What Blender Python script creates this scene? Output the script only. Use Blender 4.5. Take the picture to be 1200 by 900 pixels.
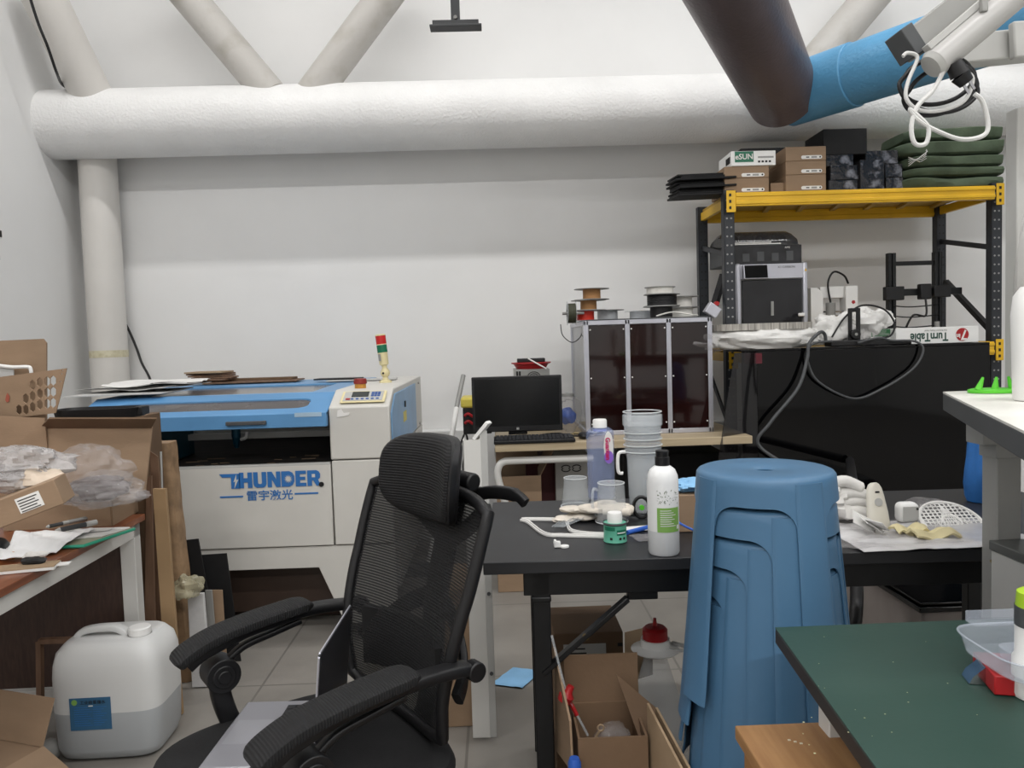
import bpy, bmesh, math, random
from mathutils import Vector, Matrix, noise
PI = math.pi
V = Vector
scene = bpy.context.scene
C = scene.collection
for o in list(bpy.data.objects): bpy.data.objects.remove(o, do_unlink=True)

# ------------------------------------------------------------------ camera
CAM_H, FPX = 1.28, 900.0
YAW, PITCH, ROLL = 0.020, math.atan(50/900), 0.031
_f = V((math.sin(YAW)*math.cos(PITCH), math.cos(YAW)*math.cos(PITCH), -math.sin(PITCH)))
_r0 = V((math.cos(YAW), -math.sin(YAW), 0)); _u0 = _r0.cross(_f)
_r = _r0*math.cos(ROLL) - _u0*math.sin(ROLL)
_u = _u0*math.cos(ROLL) + _r0*math.sin(ROLL)
EYE = V((0, 0, CAM_H))
cd = bpy.data.cameras.new('camera'); cam = bpy.data.objects.new('camera', cd); C.objects.link(cam)
cd.sensor_width = 36; cd.lens = 36*FPX/1200; cd.clip_start = 0.02; cd.clip_end = 60
cam.matrix_world = Matrix(((_r.x, _u.x, -_f.x, EYE.x), (_r.y, _u.y, -_f.y, EYE.y), (_r.z, _u.z, -_f.z, EYE.z), (0, 0, 0, 1)))
scene.camera = cam
def ray(px, py): return _f*FPX + _r*(px-600) - _u*(py-450)
def P(px, py, Y):                      # world point at depth Y
    d = ray(px, py); return EYE + d*(Y/d.y)
def PH(px, py, h):                     # world point at height h
    d = ray(px, py); return EYE + d*((h-CAM_H)/d.z)

# ------------------------------------------------------------------ world, lamps, exposure
w = bpy.data.worlds.new('world'); scene.world = w; w.use_nodes = True
w.node_tree.nodes['Background'].inputs[0].default_value = (0.9, 0.95, 1, 1)
w.node_tree.nodes['Background'].inputs[1].default_value = 0.05
scene.view_settings.view_transform = 'Standard'; scene.view_settings.look = 'None'
scene.view_settings.gamma = 1; scene.view_settings.use_curve_mapping = False
scene.view_settings.exposure = 1.0
def area(name, loc, sx, sy, power, col=(1, .985, .97)):
    l = bpy.data.lights.new(name, 'AREA'); l.shape = 'RECTANGLE'; l.size = sx; l.size_y = sy; l.energy = power; l.color = col
    o = bpy.data.objects.new(name, l); C.objects.link(o); o.location = loc; return o
LAMPS = [(0.6, 3.45, 4.5, 7.4, .10, 46), (1.0, 0.4, 4.5, 7.4, .16, 84), (1.0, -2.8, 4.5, 7.4, .16, 116)]
for i, (x, y, z, sx, sy, pw) in enumerate(LAMPS): area('ceiling_lamp_light', (x, y, z), sx, sy, pw)

# ------------------------------------------------------------------ materials
def lin(c):
    return tuple(((v/255)/12.92 if v/255 <= .04045 else (((v/255)+.055)/1.055)**2.4) for v in c) + (1,)
_mats = {}
def streaks(m, lo, hi, scale=16):     # creases of thin film: clear between folds whitened to imitate highlights
    nt = m.node_tree; N, L = nt.nodes, nt.links; b = N['Principled BSDF']
    tc = N.new('ShaderNodeTexCoord'); nz = N.new('ShaderNodeTexNoise'); nz.noise_type = 'RIDGED_MULTIFRACTAL'; nz.inputs['Scale'].default_value = scale; nz.inputs['Detail'].default_value = 3; nz.inputs['Distortion'].default_value = .6
    L.new(tc.outputs['Object'], nz.inputs['Vector']); mr = N.new('ShaderNodeMapRange'); mr.inputs['From Min'].default_value = .3; mr.inputs['From Max'].default_value = 1.6; mr.inputs['To Min'].default_value = lo; mr.inputs['To Max'].default_value = hi
    L.new(nz.outputs['Fac'], mr.inputs['Value']); L.new(mr.outputs[0], b.inputs['Alpha']); return m
def mat(name, col, rough=.5, metal=0, var=.06, ns=6, bump=0, bs=60, trans=0, alpha=1, spec=.5, stretch=(1, 1, 1), ior=1.45, col2=None, lo=.35, hi=.65, coat=0):
    if name in _mats: return _mats[name]
    m = bpy.data.materials.new(name); m.use_nodes = True; nt = m.node_tree; N, L = nt.nodes, nt.links
    b = N['Principled BSDF']; c = lin(col)
    tc = N.new('ShaderNodeTexCoord'); mp = N.new('ShaderNodeMapping'); mp.inputs['Scale'].default_value = stretch
    L.new(tc.outputs['Object'], mp.inputs[0])
    nz = N.new('ShaderNodeTexNoise'); nz.inputs['Scale'].default_value = ns; nz.inputs['Detail'].default_value = 5; L.new(mp.outputs[0], nz.inputs['Vector'])
    cr = N.new('ShaderNodeValToRGB'); cr.color_ramp.elements[0].position = lo; cr.color_ramp.elements[1].position = hi
    d = lin(col2) if col2 else tuple(v*(1-2*var) for v in c[:3])+(1,)
    cr.color_ramp.elements[0].color = d; cr.color_ramp.elements[1].color = c if col2 else tuple(min(1, v*(1+var)) for v in c[:3])+(1,)
    L.new(nz.outputs['Fac'], cr.inputs[0]); L.new(cr.outputs[0], b.inputs['Base Color'])
    b.inputs['Roughness'].default_value = rough; b.inputs['Metallic'].default_value = metal
    b.inputs['Specular IOR Level'].default_value = spec; b.inputs['IOR'].default_value = ior
    b.inputs['Transmission Weight'].default_value = trans; b.inputs['Alpha'].default_value = alpha
    b.inputs['Coat Weight'].default_value = coat
    if bump:
        n2 = N.new('ShaderNodeTexNoise'); n2.inputs['Scale'].default_value = bs; n2.inputs['Detail'].default_value = 3; L.new(mp.outputs[0], n2.inputs['Vector'])
        bp = N.new('ShaderNodeBump'); bp.inputs['Strength'].default_value = 1; bp.inputs['Distance'].default_value = bump
        L.new(n2.outputs['Fac'], bp.inputs['Height']); L.new(bp.outputs[0], b.inputs['Normal'])
    _mats[name] = m; return m
def wave_on(m, scale, axis, dist_bump=0, alpha=None, dark=None):   # fine parallel ribs
    nt = m.node_tree; N, L = nt.nodes, nt.links; b = N['Principled BSDF']
    tc = N.new('ShaderNodeTexCoord'); wv = N.new('ShaderNodeTexWave'); wv.bands_direction = axis; wv.inputs['Scale'].default_value = scale; wv.inputs['Distortion'].default_value = 0
    L.new(tc.outputs['Object'], wv.inputs['Vector'])
    if dist_bump:
        bp = N.new('ShaderNodeBump'); bp.inputs['Distance'].default_value = dist_bump; L.new(wv.outputs['Fac'], bp.inputs['Height']); L.new(bp.outputs[0], b.inputs['Normal'])
    if alpha:
        mr = N.new('ShaderNodeMapRange'); mr.inputs['To Min'].default_value = alpha[0]; mr.inputs['To Max'].default_value = alpha[1]
        L.new(wv.outputs['Fac'], mr.inputs['Value']); L.new(mr.outputs[0], b.inputs['Alpha'])
    return m
def tiles(name, col, grout, size, rough):
    m = mat(name, col, rough, var=.07, ns=3, bump=.0003, bs=200); nt = m.node_tree; N, L = nt.nodes, nt.links; b = N['Principled BSDF']
    tc = N.new('ShaderNodeTexCoord'); bk = N.new('ShaderNodeTexBrick'); bk.offset = 0
    bk.inputs['Scale'].default_value = 1/size; bk.inputs['Brick Width'].default_value = 1; bk.inputs['Row Height'].default_value = 1; bk.inputs['Mortar Size'].default_value = .006
    src = b.inputs['Base Color'].links[0].from_socket
    mp = N.new('ShaderNodeMapping'); mp.inputs['Location'].default_value = (.13, .32, 0); L.new(tc.outputs['Object'], mp.inputs[0]); L.new(mp.outputs[0], bk.inputs['Vector'])
    mx = N.new('ShaderNodeMix'); mx.data_type = 'RGBA'; L.new(bk.outputs['Fac'], mx.inputs['Factor']); L.new(src, mx.inputs['A']); mx.inputs['B'].default_value = lin(grout)
    L.new(mx.outputs['Result'], b.inputs['Base Color']); return m

WALL = mat('wall_paint', (232, 232, 231), .75, var=.012, ns=2, bump=.0004, bs=30)
CEIL = mat('ceiling_paint', (225, 225, 224), .9, var=.02)
FLOOR = tiles('floor_tiles', (138, 134, 128), (112, 109, 104), .8, .38)
PIPEW = mat('pipe_white_paint', (234, 234, 233), .4, var=.03, ns=2.5, bump=.004, bs=70)
PIPEC = mat('pipe_cream_paint', (212, 209, 204), .5, var=.03, ns=2, bump=.0004, bs=60)
PIPEG = mat('pipe_worn_paint', (188, 185, 180), .55, ns=6, col2=(172, 168, 160), lo=.3, hi=.5, bump=.002, bs=30)
PIPEB = mat('pipe_brown_paint', (94, 83, 86), .38, var=.1, ns=3, bump=.0025, bs=60)
PIPEBL = mat('pipe_blue_paint', (90, 154, 196), .42, var=.05, ns=3, bump=.0025, bs=60)
BLACK = mat('black_plastic', (17, 17, 19), .45, var=.1)
BLACKM = mat('black_matte', (15, 15, 17), .7, var=.1, ns=30)
BLACKG = mat('black_gloss', (4, 4, 5), .05, var=.05, spec=.35)
BMETAL = mat('black_metal', (20, 21, 23), .38, metal=.2, var=.1)
RACK = mat('rack_dark_grey', (46, 49, 54), .45, var=.1)
YEL = mat('yellow_enamel', (232, 184, 40), .38, var=.05)
YELD = mat('yellow_deck', (186, 148, 60), .5, var=.08)
CARD = mat('cardboard', (150, 126, 102), .8, var=.05, ns=5, bump=.0004, bs=90, stretch=(1, 1, 3))
CARDD = mat('cardboard_dark', (104, 82, 62), .8, var=.06, ns=5, bump=.0004, bs=90)
CARTSH = mat('carton_shade_brown', (122, 98, 76), .8, var=.05, ns=5, bump=.0004, bs=90)  # plain cardboard, its colour darkened for the shade under the table
CARDL = mat('cardboard_pale', (166, 142, 114), .8, var=.05, ns=5)
MDF = mat('mdf_board', (158, 130, 96), .7, var=.04)
WHITEP = mat('white_plastic', (236, 236, 234), .4, var=.02)
WHITEM = mat('white_metal', (212, 211, 207), .4, var=.02)
LASERW = mat('machine_cream_enamel', (208, 206, 200), .42, var=.025, ns=3)
LASERB = mat('machine_blue_enamel', (94, 148, 196), .35, var=.05, ns=3)
LASERB2 = mat('machine_pale_blue_panel', (128, 168, 206), .4, var=.04)
LOGO = mat('logo_blue', (48, 112, 180), .5, var=.03)
DARKIN = mat('scorched_bed', (44, 38, 34), .8, ns=40, col2=(14, 12, 11), bump=.002, bs=90, stretch=(.3, 1, 1))
GREYM = mat('grey_metal', (150, 150, 147), .42, metal=.15, var=.04)
GREYL = mat('light_grey_metal', (184, 184, 181), .45, var=.03)
GREYD = mat('dark_grey', (76, 78, 80), .5, var=.06)
ALU = mat('aluminium', (196, 197, 206), .32, metal=.55, var=.03)
CHROME = mat('chrome', (200, 200, 204), .18, metal=1, var=.02)
MAROON = mat('maroon_acrylic', (32, 13, 12), .07, var=.25, ns=2.5, coat=.3)
RED = mat('red_plastic', (168, 32, 36), .4, var=.05)
REDB = mat('bright_red_filament', (232, 56, 36), .45, var=.05)
GREEN = mat('green_plastic', (30, 112, 84), .4, var=.05)
LIME = mat('lime_plastic', (96, 206, 56), .45, var=.04)
STOOL = mat('stool_blue_plastic', (70, 108, 140), .42, var=.03, ns=4)
BLUE = mat('blue_plastic', (48, 96, 190), .4, var=.05)
SKY = mat('pale_blue_cloth', (134, 184, 224), .8, var=.08)
FAB = mat('chair_black_fabric', (15, 15, 17), .85, var=.15, ns=200, bump=.0004, bs=600)
MESHM = wave_on(mat('chair_mesh_weave', (17, 17, 19), .8, var=.1, ns=300), 55, 'Z', .0008, (.84, 1.0))
RIB = wave_on(mat('chair_ribbed_pad', (19, 19, 21), .75, var=.1, ns=200), 62, 'X', .0012)
HRIB = wave_on(mat('headrest_ribbed_mesh', (16, 16, 18), .8, var=.1, ns=200), 55, 'Z', .0009)
CLEAR = mat('clear_plastic', (228, 234, 238), .12, var=.01, alpha=.13, spec=.8)
CLEAR2 = mat('clear_plastic_milky', (222, 228, 232), .22, var=.02, alpha=.3, spec=.8)
BAGC = mat('clear_bag_film', (214, 210, 210), .14, var=.12, ns=14, alpha=.3, spec=1, bump=.012, bs=22)
streaks(BAGC, .16, .95)
BAGW = mat('white_bag_film', (238, 237, 234), .3, var=.05, ns=12, alpha=.9, bump=.004, bs=35)
FOAMW = mat('white_foam', (226, 222, 216), .7, var=.05, bump=.002, bs=60)
BLUEPET = mat('blue_tinted_plastic', (170, 186, 228), .1, var=.02, alpha=.18, spec=1)
JERRY = mat('jerrycan_plastic', (214, 215, 214), .35, var=.02, ns=2)
JERRYL = mat('jerrycan_filled_plastic', (176, 180, 183), .3, var=.02, ns=2)
CLOTH = mat('white_cotton', (232, 230, 226), .85, var=.06, ns=12, bump=.001, bs=120)
PAPER = mat('paper', (232, 231, 228), .7, var=.03)
GREYPAP = mat('grey_sheet', (190, 190, 188), .6, var=.04)
GREENMAT = mat('green_rubber_mat', (28, 56, 48), .5, ns=3.5, col2=(40, 66, 58), lo=.35, hi=.7, bump=.0002, bs=80)
OLIVE = mat('green_canvas', (82, 96, 76), .85, var=.12, ns=8, bump=.0015, bs=60)
INK = mat('black_ink', (30, 30, 30), .6, var=.02)
LABG = mat('label_green', (132, 178, 90), .55, var=.05)
TEAL = mat('tin_teal', (96, 176, 150), .4, var=.04)
TEALD = mat('tin_dark_green', (24, 110, 84), .4, var=.04)
LABB = mat('label_blue', (58, 104, 140), .5, var=.05)
CREAMP = mat('cream_plastic', (226, 214, 168), .45, var=.03)
BEIGE = mat('beige_plastic', (222, 218, 206), .45, var=.03)
OLFIL = mat('olive_filament', (58, 60, 44), .55, var=.1)
BRWN = mat('dark_brown_laminate', (74, 54, 46), .5, ns=20, col2=(60, 42, 35), stretch=(6, 6, 1))
REDDK = mat('dark_red_board', (74, 26, 30), .6, var=.05)
def wood(name, c1, c2, rough=.4, stretch=(1, 14, 14), ns=3):
    return mat(name, c1, rough, ns=ns, col2=c2, stretch=stretch, lo=.3, hi=.7)
WOODR = wood('reddish_wood', (146, 90, 60), (112, 62, 40), .35, (14, 1.2, 14))
WOODP = wood('pale_birch', (190, 174, 146), (172, 154, 124), .5)
WOODO = wood('oak_laminate', (168, 128, 84), (146, 106, 66), .45, (16, 1.4, 16), 4)
WOODB = mat('plywood_brown', (126, 98, 78), .7, ns=4, col2=(104, 78, 60), stretch=(8, 8, 1))

# ------------------------------------------------------------------ mesh building
class MB:
    def __init__(s, M=None): s.v = []; s.f = []; s.M = M or Matrix()
    def add(s, vs, fs):
        k = len(s.v); s.v += [s.M @ V(p) for p in vs]; s.f += [tuple(i+k for i in f) for f in fs]; return s
    def box(s, x0, x1, y0, y1, z0, z1, M=None):
        vs = [V((x, y, z)) for z in (z0, z1) for y in (y0, y1) for x in (x0, x1)]
        if M: vs = [M @ p for p in vs]
        return s.add(vs, [(0, 2, 3, 1), (4, 5, 7, 6), (0, 1, 5, 4), (2, 6, 7, 3), (0, 4, 6, 2), (1, 3, 7, 5)])
    def bar(s, p0, p1, wd, th, up=(0, 0, 1)):           # rectangular bar between two points
        p0, p1 = V(p0), V(p1); d = (p1-p0).normalized(); u = V(up); a = d.cross(u)
        if a.length < 1e-4: a = d.cross(V((0, 1, 0)))
        a.normalize(); b = a.cross(d).normalized()
        q = [p+a*i*wd/2+b*j*th/2 for p in (p0, p1) for i, j in ((-1, -1), (1, -1), (1, 1), (-1, 1))]
        return s.add(q, [(3, 2, 1, 0), (4, 5, 6, 7), (0, 1, 5, 4), (1, 2, 6, 5), (2, 3, 7, 6), (3, 0, 4, 7)])
    def rings(s, R, cap0=True, cap1=True, loop=True):
        n = len(R[0]); vs = [p for r in R for p in r]; fs = []
        for i in range(len(R)-1):
            for j in range(n if loop else n-1):
                a = i*n+j; b = i*n+(j+1) % n; fs.append((a, b, b+n, a+n))
        if cap0: fs.append(tuple(range(n-1, -1, -1)))
        if cap1: fs.append(tuple((len(R)-1)*n+j for j in range(n)))
        return s.add(vs, fs)
    def cyl(s, p0, p1, r0, r1=None, n=24, caps=True):
        p0, p1 = V(p0), V(p1); r1 = r0 if r1 is None else r1; d = (p1-p0).normalized()
        a = d.orthogonal().normalized(); b = d.cross(a)
        return s.rings([[p+(a*math.cos(2*PI*j/n)+b*math.sin(2*PI*j/n))*r for j in range(n)] for p, r in ((p0, r0), (p1, r1))], caps, caps)
    def tube(s, pts, r, n=8, closed=False):
        pts = [V(p) for p in pts]; m = len(pts); R = []; a = None
        for i, p in enumerate(pts):
            if closed: d = pts[(i+1) % m]-pts[i-1]
            else: d = pts[min(i+1, m-1)]-pts[max(i-1, 0)]
            d = d.normalized() if d.length > 1e-7 else V((0, 0, 1))
            a = d.orthogonal().normalized() if a is None else (a-d*a.dot(d))
            a = a.normalized() if a.length > 1e-6 else d.orthogonal().normalized()
            b = d.cross(a); rr = r[i] if isinstance(r, (list, tuple)) else r
            R.append([p+(a*math.cos(2*PI*j/n)+b*math.sin(2*PI*j/n))*rr for j in range(n)])
        if closed: R.append(R[0])
        return s.rings(R, not closed, not closed)
    def strap(s, pts, wd, th, side):                      # flat bar following points; side = width direction(s)
        pts = [V(p) for p in pts]; m = len(pts); R = []
        for i, p in enumerate(pts):
            d = (pts[min(i+1, m-1)]-pts[max(i-1, 0)]).normalized(); sd = V(side); sd = (sd-d*sd.dot(d)).normalized(); nn = d.cross(sd)
            W = wd[i] if isinstance(wd, (list, tuple)) else wd; T = th[i] if isinstance(th, (list, tuple)) else th
            ring = []
            for k in range(16):
                t = 2*PI*k/16; cx, sx = math.cos(t), math.sin(t)
                ring.append(p+sd*W/2*math.copysign(abs(cx)**.5, cx)+nn*T/2*math.copysign(abs(sx)**.5, sx))
            R.append(ring)
        return s.rings(R)
    def lathe(s, prof, c=(0, 0, 0), n=32, M=None, caps=False):
        c = V(c); R = []
        for r, z in prof:
            ring = [V((r*math.cos(2*PI*j/n), r*math.sin(2*PI*j/n), z)) for j in range(n)]
            R.append([(M @ p if M else p)+c for p in ring])
        return s.rings(R, caps, caps)
    def prism(s, poly, t0, t1, M=None):                   # polygon in local xy, extruded along z
        M = M or Matrix(); n = len(poly)
        vs = [M @ V((x, y, t)) for t in (t0, t1) for x, y in poly]
        return s.add(vs, [tuple(range(n-1, -1, -1)), tuple(range(n, 2*n))]+[(i, (i+1) % n, n+(i+1) % n, n+i) for i in range(n)])
    def slab(s, quad, th):                                # 3-D polygon with thickness along its normal
        q = [V(p) for p in quad]; nn = (q[1]-q[0]).cross(q[-1]-q[0]).normalized()*th; n = len(q)
        return s.add(q+[p+nn for p in q], [tuple(range(n-1, -1, -1)), tuple(range(n, 2*n))]+[(i, (i+1) % n, n+(i+1) % n, n+i) for i in range(n)])
    def grid(s, fn, nu, nv):
        vs = [fn(i/nu, j/nv) for i in range(nu+1) for j in range(nv+1)]
        return s.add(vs, [(i*(nv+1)+j, (i+1)*(nv+1)+j, (i+1)*(nv+1)+j+1, i*(nv+1)+j+1) for i in range(nu) for j in range(nv)])
    def bag(s, c, size, seed=0, amp=.25, freq=2.2, n=22, floor=None):   # crumpled rounded heap
        c = V(c); R = []
        for i in range(n+1):
            th = PI*i/n; ring = []
            for j in range(2*n):
                ph = 2*PI*j/(2*n); d = V((math.sin(th)*math.cos(ph), math.sin(th)*math.sin(ph), math.cos(th)))
                k = noise.noise(d*freq*.6+V((seed*7.1, seed*3.3, 0))); k2 = abs(noise.noise(d*freq*1.1+V((0, seed*5.3, seed)))); k3 = abs(noise.noise(d*freq*2.3+V((seed, 0, seed*2.3))))
                q = 1+amp*k*1.3-amp*k2*.9-amp*k3*.5
                p = V((d.x*size[0], d.y*size[1], d.z*size[2]))*q+c
                if floor is not None and p.z < floor: p.z = floor
                ring.append(p)
            R.append(ring)
        return s.rings(R, False, False)
    def build(s, name, m, parent=None, bev=0, seg=2, sub=0, solid=0, ang=38, flat=False):
        me = bpy.data.meshes.new(name); me.from_pydata([tuple(p) for p in s.v], [], s.f); me.validate()
        bm = bmesh.new(); bm.from_mesh(me); bmesh.ops.remove_doubles(bm, verts=bm.verts, dist=1e-6); bmesh.ops.recalc_face_normals(bm, faces=bm.faces); bm.to_mesh(me); bm.free()
        me.materials.append(m)
        if not flat:
            for p in me.polygons: p.use_smooth = True
            me.set_sharp_from_angle(angle=math.radians(ang))
        o = bpy.data.objects.new(name, me); C.objects.link(o)
        if parent: o.parent = parent
        if solid: md = o.modifiers.new('thickness', 'SOLIDIFY'); md.thickness = solid; md.offset = -1; o.modifiers.new('crisp', 'EDGE_SPLIT').split_angle = math.radians(50)
        if bev: md = o.modifiers.new('bevel', 'BEVEL'); md.width = bev; md.segments = seg; md.limit_method = 'ANGLE'; md.angle_limit = math.radians(40)
        if sub: md = o.modifiers.new('sub', 'SUBSURF'); md.levels = sub; md.render_levels = sub
        return o
def tag(o, label, cat, group=None):
    o['label'] = label; o['category'] = cat
    if group: o['group'] = group
    return o
def thing(name, label, cat, loc=(0, 0, 0), rz=0, group=None, rot=None):
    o = bpy.data.objects.new(name, None); C.objects.link(o); o.location = loc; o.rotation_euler = rot or (0, 0, rz); o.empty_display_size = .05
    return tag(o, label, cat, group)
def struct(o): o['kind'] = 'structure'; return o
def dup(root, loc=None, rz=None, label=None, group=None, rot=None):
    r = root.copy(); C.objects.link(r)
    if loc is not None: r.location = loc
    if rz is not None: r.rotation_euler = (0, 0, rz)
    if rot is not None: r.rotation_euler = rot
    if label: r['label'] = label
    if group: r['group'] = group
    for ch in [c for c in bpy.data.objects if c.parent == root]:
        c = ch.copy(); C.objects.link(c); c.parent = r
        for g in [g for g in bpy.data.objects if g.parent == ch]:
            d = g.copy(); C.objects.link(d); d.parent = c
    return r
def place(o, loc, rz=0, rot=None): o.location = loc; o.rotation_euler = rot or (0, 0, rz); return o
def RT(loc, rx=0, ry=0, rz=0):
    return Matrix.Translation(V(loc)) @ Matrix.Rotation(rz, 4, 'Z') @ Matrix.Rotation(ry, 4, 'Y') @ Matrix.Rotation(rx, 4, 'X')
def text(s, size, m, parent, M, name='lettering', bold=0, sx=1, ext=.0004, align='CENTER', sp=1):
    cu = bpy.data.curves.new(name, 'FONT'); cu.body = s; cu.size = size; cu.extrude = ext; cu.offset = bold; cu.align_x = align; cu.align_y = 'CENTER'; cu.space_character = sp; cu.resolution_u = 3
    t = bpy.data.objects.new(name, cu); C.objects.link(t); bpy.context.view_layer.update()
    me = bpy.data.meshes.new_from_object(t.evaluated_get(bpy.context.evaluated_depsgraph_get()))
    bpy.data.objects.remove(t, do_unlink=True)
    me.transform(M @ Matrix.Diagonal((sx, 1, 1, 1))); me.materials.clear(); me.materials.append(m)
    o = bpy.data.objects.new(name, me); C.objects.link(o); o.parent = parent; return o
# text upright on a face looking at -y (towards the camera)
FRONT = Matrix.Rotation(PI/2, 4, 'X')
def spline(pts, k=8, closed=False):
    P_ = [V(p) for p in pts]; n = len(P_); out = []
    rng = n if closed else n-1
    for i in range(rng):
        p0 = P_[(i-1) % n] if closed or i else P_[0]; p1 = P_[i]; p2 = P_[(i+1) % n]; p3 = P_[(i+2) % n] if closed or i+2 < n else P_[-1]
        for j in range(k):
            t = j/k; out.append(.5*((2*p1)+(p2-p0)*t+(2*p0-5*p1+4*p2-p3)*t*t+(3*p1-p0-3*p2+p3)*t**3))
    if not closed: out.append(P_[-1])
    return out
def cable(name, pts, r, m, label, cat='cable', group=None, k=8, n=8):
    return tag(MB().tube(spline(pts, k), r, n).build(name, m), label, cat, group)
# ================================================================== the room
WX0, WX1, WY0, WY1, WZ = P(97, 300, 5.1).x, 6.5, -5.0, 5.1, 4.85
struct(MB().box(WX0-.2, WX1+.2, WY0-.2, WY1+.2, -.1, 0).build('floor', FLOOR, flat=True))
struct(MB().box(WX0-.2, WX1+.2, WY0-.2, WY1+.2, WZ, WZ+.1).build('ceiling', CEIL, flat=True))
struct(MB().box(WX0-.2, WX1+.2, WY1, WY1+.15, 0, WZ).build('wall_back', WALL, flat=True))
struct(MB().box(WX0-.15, WX0, WY0, WY1, 0, WZ).build('wall_left', WALL, flat=True))
struct(MB().box(WX1, WX1+.15, WY0, WY1, 0, WZ).build('wall_right', WALL, flat=True))
struct(MB().box(WX0-.2, WX1+.2, WY0-.15, WY0, 0, WZ).build('wall_front', WALL, flat=True))
lz = P(505, 505, 5.0).z
struct(MB().box(-.6, WX1, 4.98, WY1, 0, lz).build('trim_1', WALL, bev=.004))
for i, (x, y, z, sx, sy, pw) in enumerate(LAMPS):
    t = thing('ceiling_lamp', ['long suspended strip lamp nearest the back wall', 'long suspended strip lamp above the work tables', 'long suspended strip lamp farthest from the back wall'][i], 'lamp', (x, y, z+.01), group='suspended strip lamps')
    MB().box(-sx/2, sx/2, -.09, .09, .0, .05).build('lamp_housing', WHITEM, t, bev=.005)
    for q in (-2, 2): MB().cyl((q, 0, .05), (q, 0, WZ-z-.01), .006, n=8).build('suspension_rod', GREYM, t)

# big white pipe
pz = P(60, 147, 4.82).z; PY = 4.82; PR = .203
def pipe(name, p0, p1, r, m, label, n=64, seg=40, r1=None):
    p0, p1 = V(p0), V(p1)
    R = []; d = (p1-p0).normalized(); a = d.orthogonal().normalized(); b = d.cross(a)
    for i in range(seg+1):
        t = i/seg; rr = r+((r1 or r)-r)*t
        R.append([p0.lerp(p1, t)+(a*math.cos(2*PI*j/n)+b*math.sin(2*PI*j/n))*rr for j in range(n)])
    return tag(MB().rings(R).build(name, m), label, 'pipe')
pipe('truss_pipe', (WX0-.03, PY, pz), (WX1, PY, pz), PR, PIPEW, 'thick white horizontal pipe running along the top of the back wall')
cx = P(121, 300, 4.96).x
t = thing('support_pipe', 'upright cream pipe standing in the left corner behind the thick white pipe', 'pipe', (cx, 4.96, 0))
MB().cyl((0, 0, 0), (0, 0, pz), .112, n=48).build('pipe_shaft', PIPEC, t)
tz = P(121, 415, 4.86).z
MB().cyl((0, 0, tz-.022), (0, 0, tz+.022), .1135, n=48, caps=False).build('tape_band', mat('yellowed_tape', (214, 208, 182), .4, ns=30, col2=(190, 182, 150)), t)
def diag(a, b, Y0, Y1, r, m, label, name='truss_brace'):
    pipe(name, P(a[0], a[1], Y0), P(b[0], b[1], Y1), r, m, label, 40, 20)
diag((108, 112), (46, -14), 4.76, 4.50, .118, PIPEC, 'wide cream slanted brace pipe at the far left above the thick pipe')
diag((318, 112), (190, -40), 4.78, 4.78, .10, PIPEG, 'worn grey brace pipe slanting up to the left, left half of the V')
diag((365, 112), (478, -40), 4.78, 4.78, .10, PIPEG, 'worn grey brace pipe slanting up to the right, right half of the V')
diag((935, 98), (1052, -40), 4.80, 4.80, .107, PIPEG, 'worn grey brace pipe showing between the brown and the blue pipe')
_b0, _b1 = P(917, 112, 4.32), P(835, -60, 3.35); _b2 = _b0+(_b1-_b0)*((WZ+.03-_b0.z)/(_b1.z-_b0.z))
pipe('truss_pipe', _b0, _b2, .19, PIPEB, 'thick brown pipe slanting down from the ceiling to the white pipe', r1=.19+.015*(_b2-_b0).length/(_b1-_b0).length)
t = thing('truss_pipe', 'thick blue pipe rising to the right from the foot of the brown pipe', 'pipe')
a, b = P(925, 113, 4.40), P(1290, -9, 3.2); ln_ = (b-a).length; b = a+(b-a)*((WX1-a.x-.12)/(b.x-a.x))
MB().cyl(a, b, .158, n=64).build('pipe_shaft', PIPEBL, t)
q = a+(b-a).normalized()*ln_*.27; MB().cyl(a, q, .166, n=64).build('weld_collar', PIPEBL, t, bev=.006)
# black cable along the corner
pts = [P(30, -20, 4.28), P(44, 25, 4.32), P(56, 55, 4.36), P(66, 84, 4.44), P(74, 100, 4.70), P(94, 112, 5.03), P(96, 145, 5.06), P(98, 180, 5.06), P(99, 200, 5.06), P(101, 225, 5.06), P(103, 250, 5.07), P(118, 330, 5.08), P(140, 368, 5.06), P(150, 385, 5.06), P(160, 408, 5.06), P(166, 425, 5.05), P(174, 440, 5.03), P(180, 455, 5.0)]
cable('power_cable', pts, .008, BLACK, 'thin black cable running down the left corner behind the cream upright pipe')
# ceiling hanger bracket
p = P(534, 26, 3.6)
t = thing('ceiling_bracket', 'dark T-shaped hanger bracket coming down from the ceiling', 'bracket', (p.x, p.y, p.z))
MB().box(-.105, .105, -.03, .03, -.022, 0).box(-.118, .118, -.035, .035, -.03, -.02).build('cross_plate', GREYD, t, bev=.002)
MB().box(-.02, .02, -.02, .02, 0, WZ-p.z).build('hanger_rod', GREYD, t, bev=.002)
MB().cyl((0, -.035, .01), (0, -.02, .01), .008, n=10).build('bolt', GREYM, t)
# black sign marks on the left wall, cut by the picture's edge
sp = P(-6, 288, 0); 
sx_ = WX0
def YonLeft(px):  # depth where the ray meets the left wall
    d = ray(px, 300); return d.y*(WX0/d.x)
y0 = YonLeft(3)
t = thing('wall_sign', 'black lettering on the left wall at the picture edge', 'sign', (WX0, y0, P(2, 290, y0).z))
MB().box(0, .004, -.2, 0, .055, .09).box(0, .004, -.2, -.03, -.07, -.045).build('stroke', INK, t)
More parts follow.
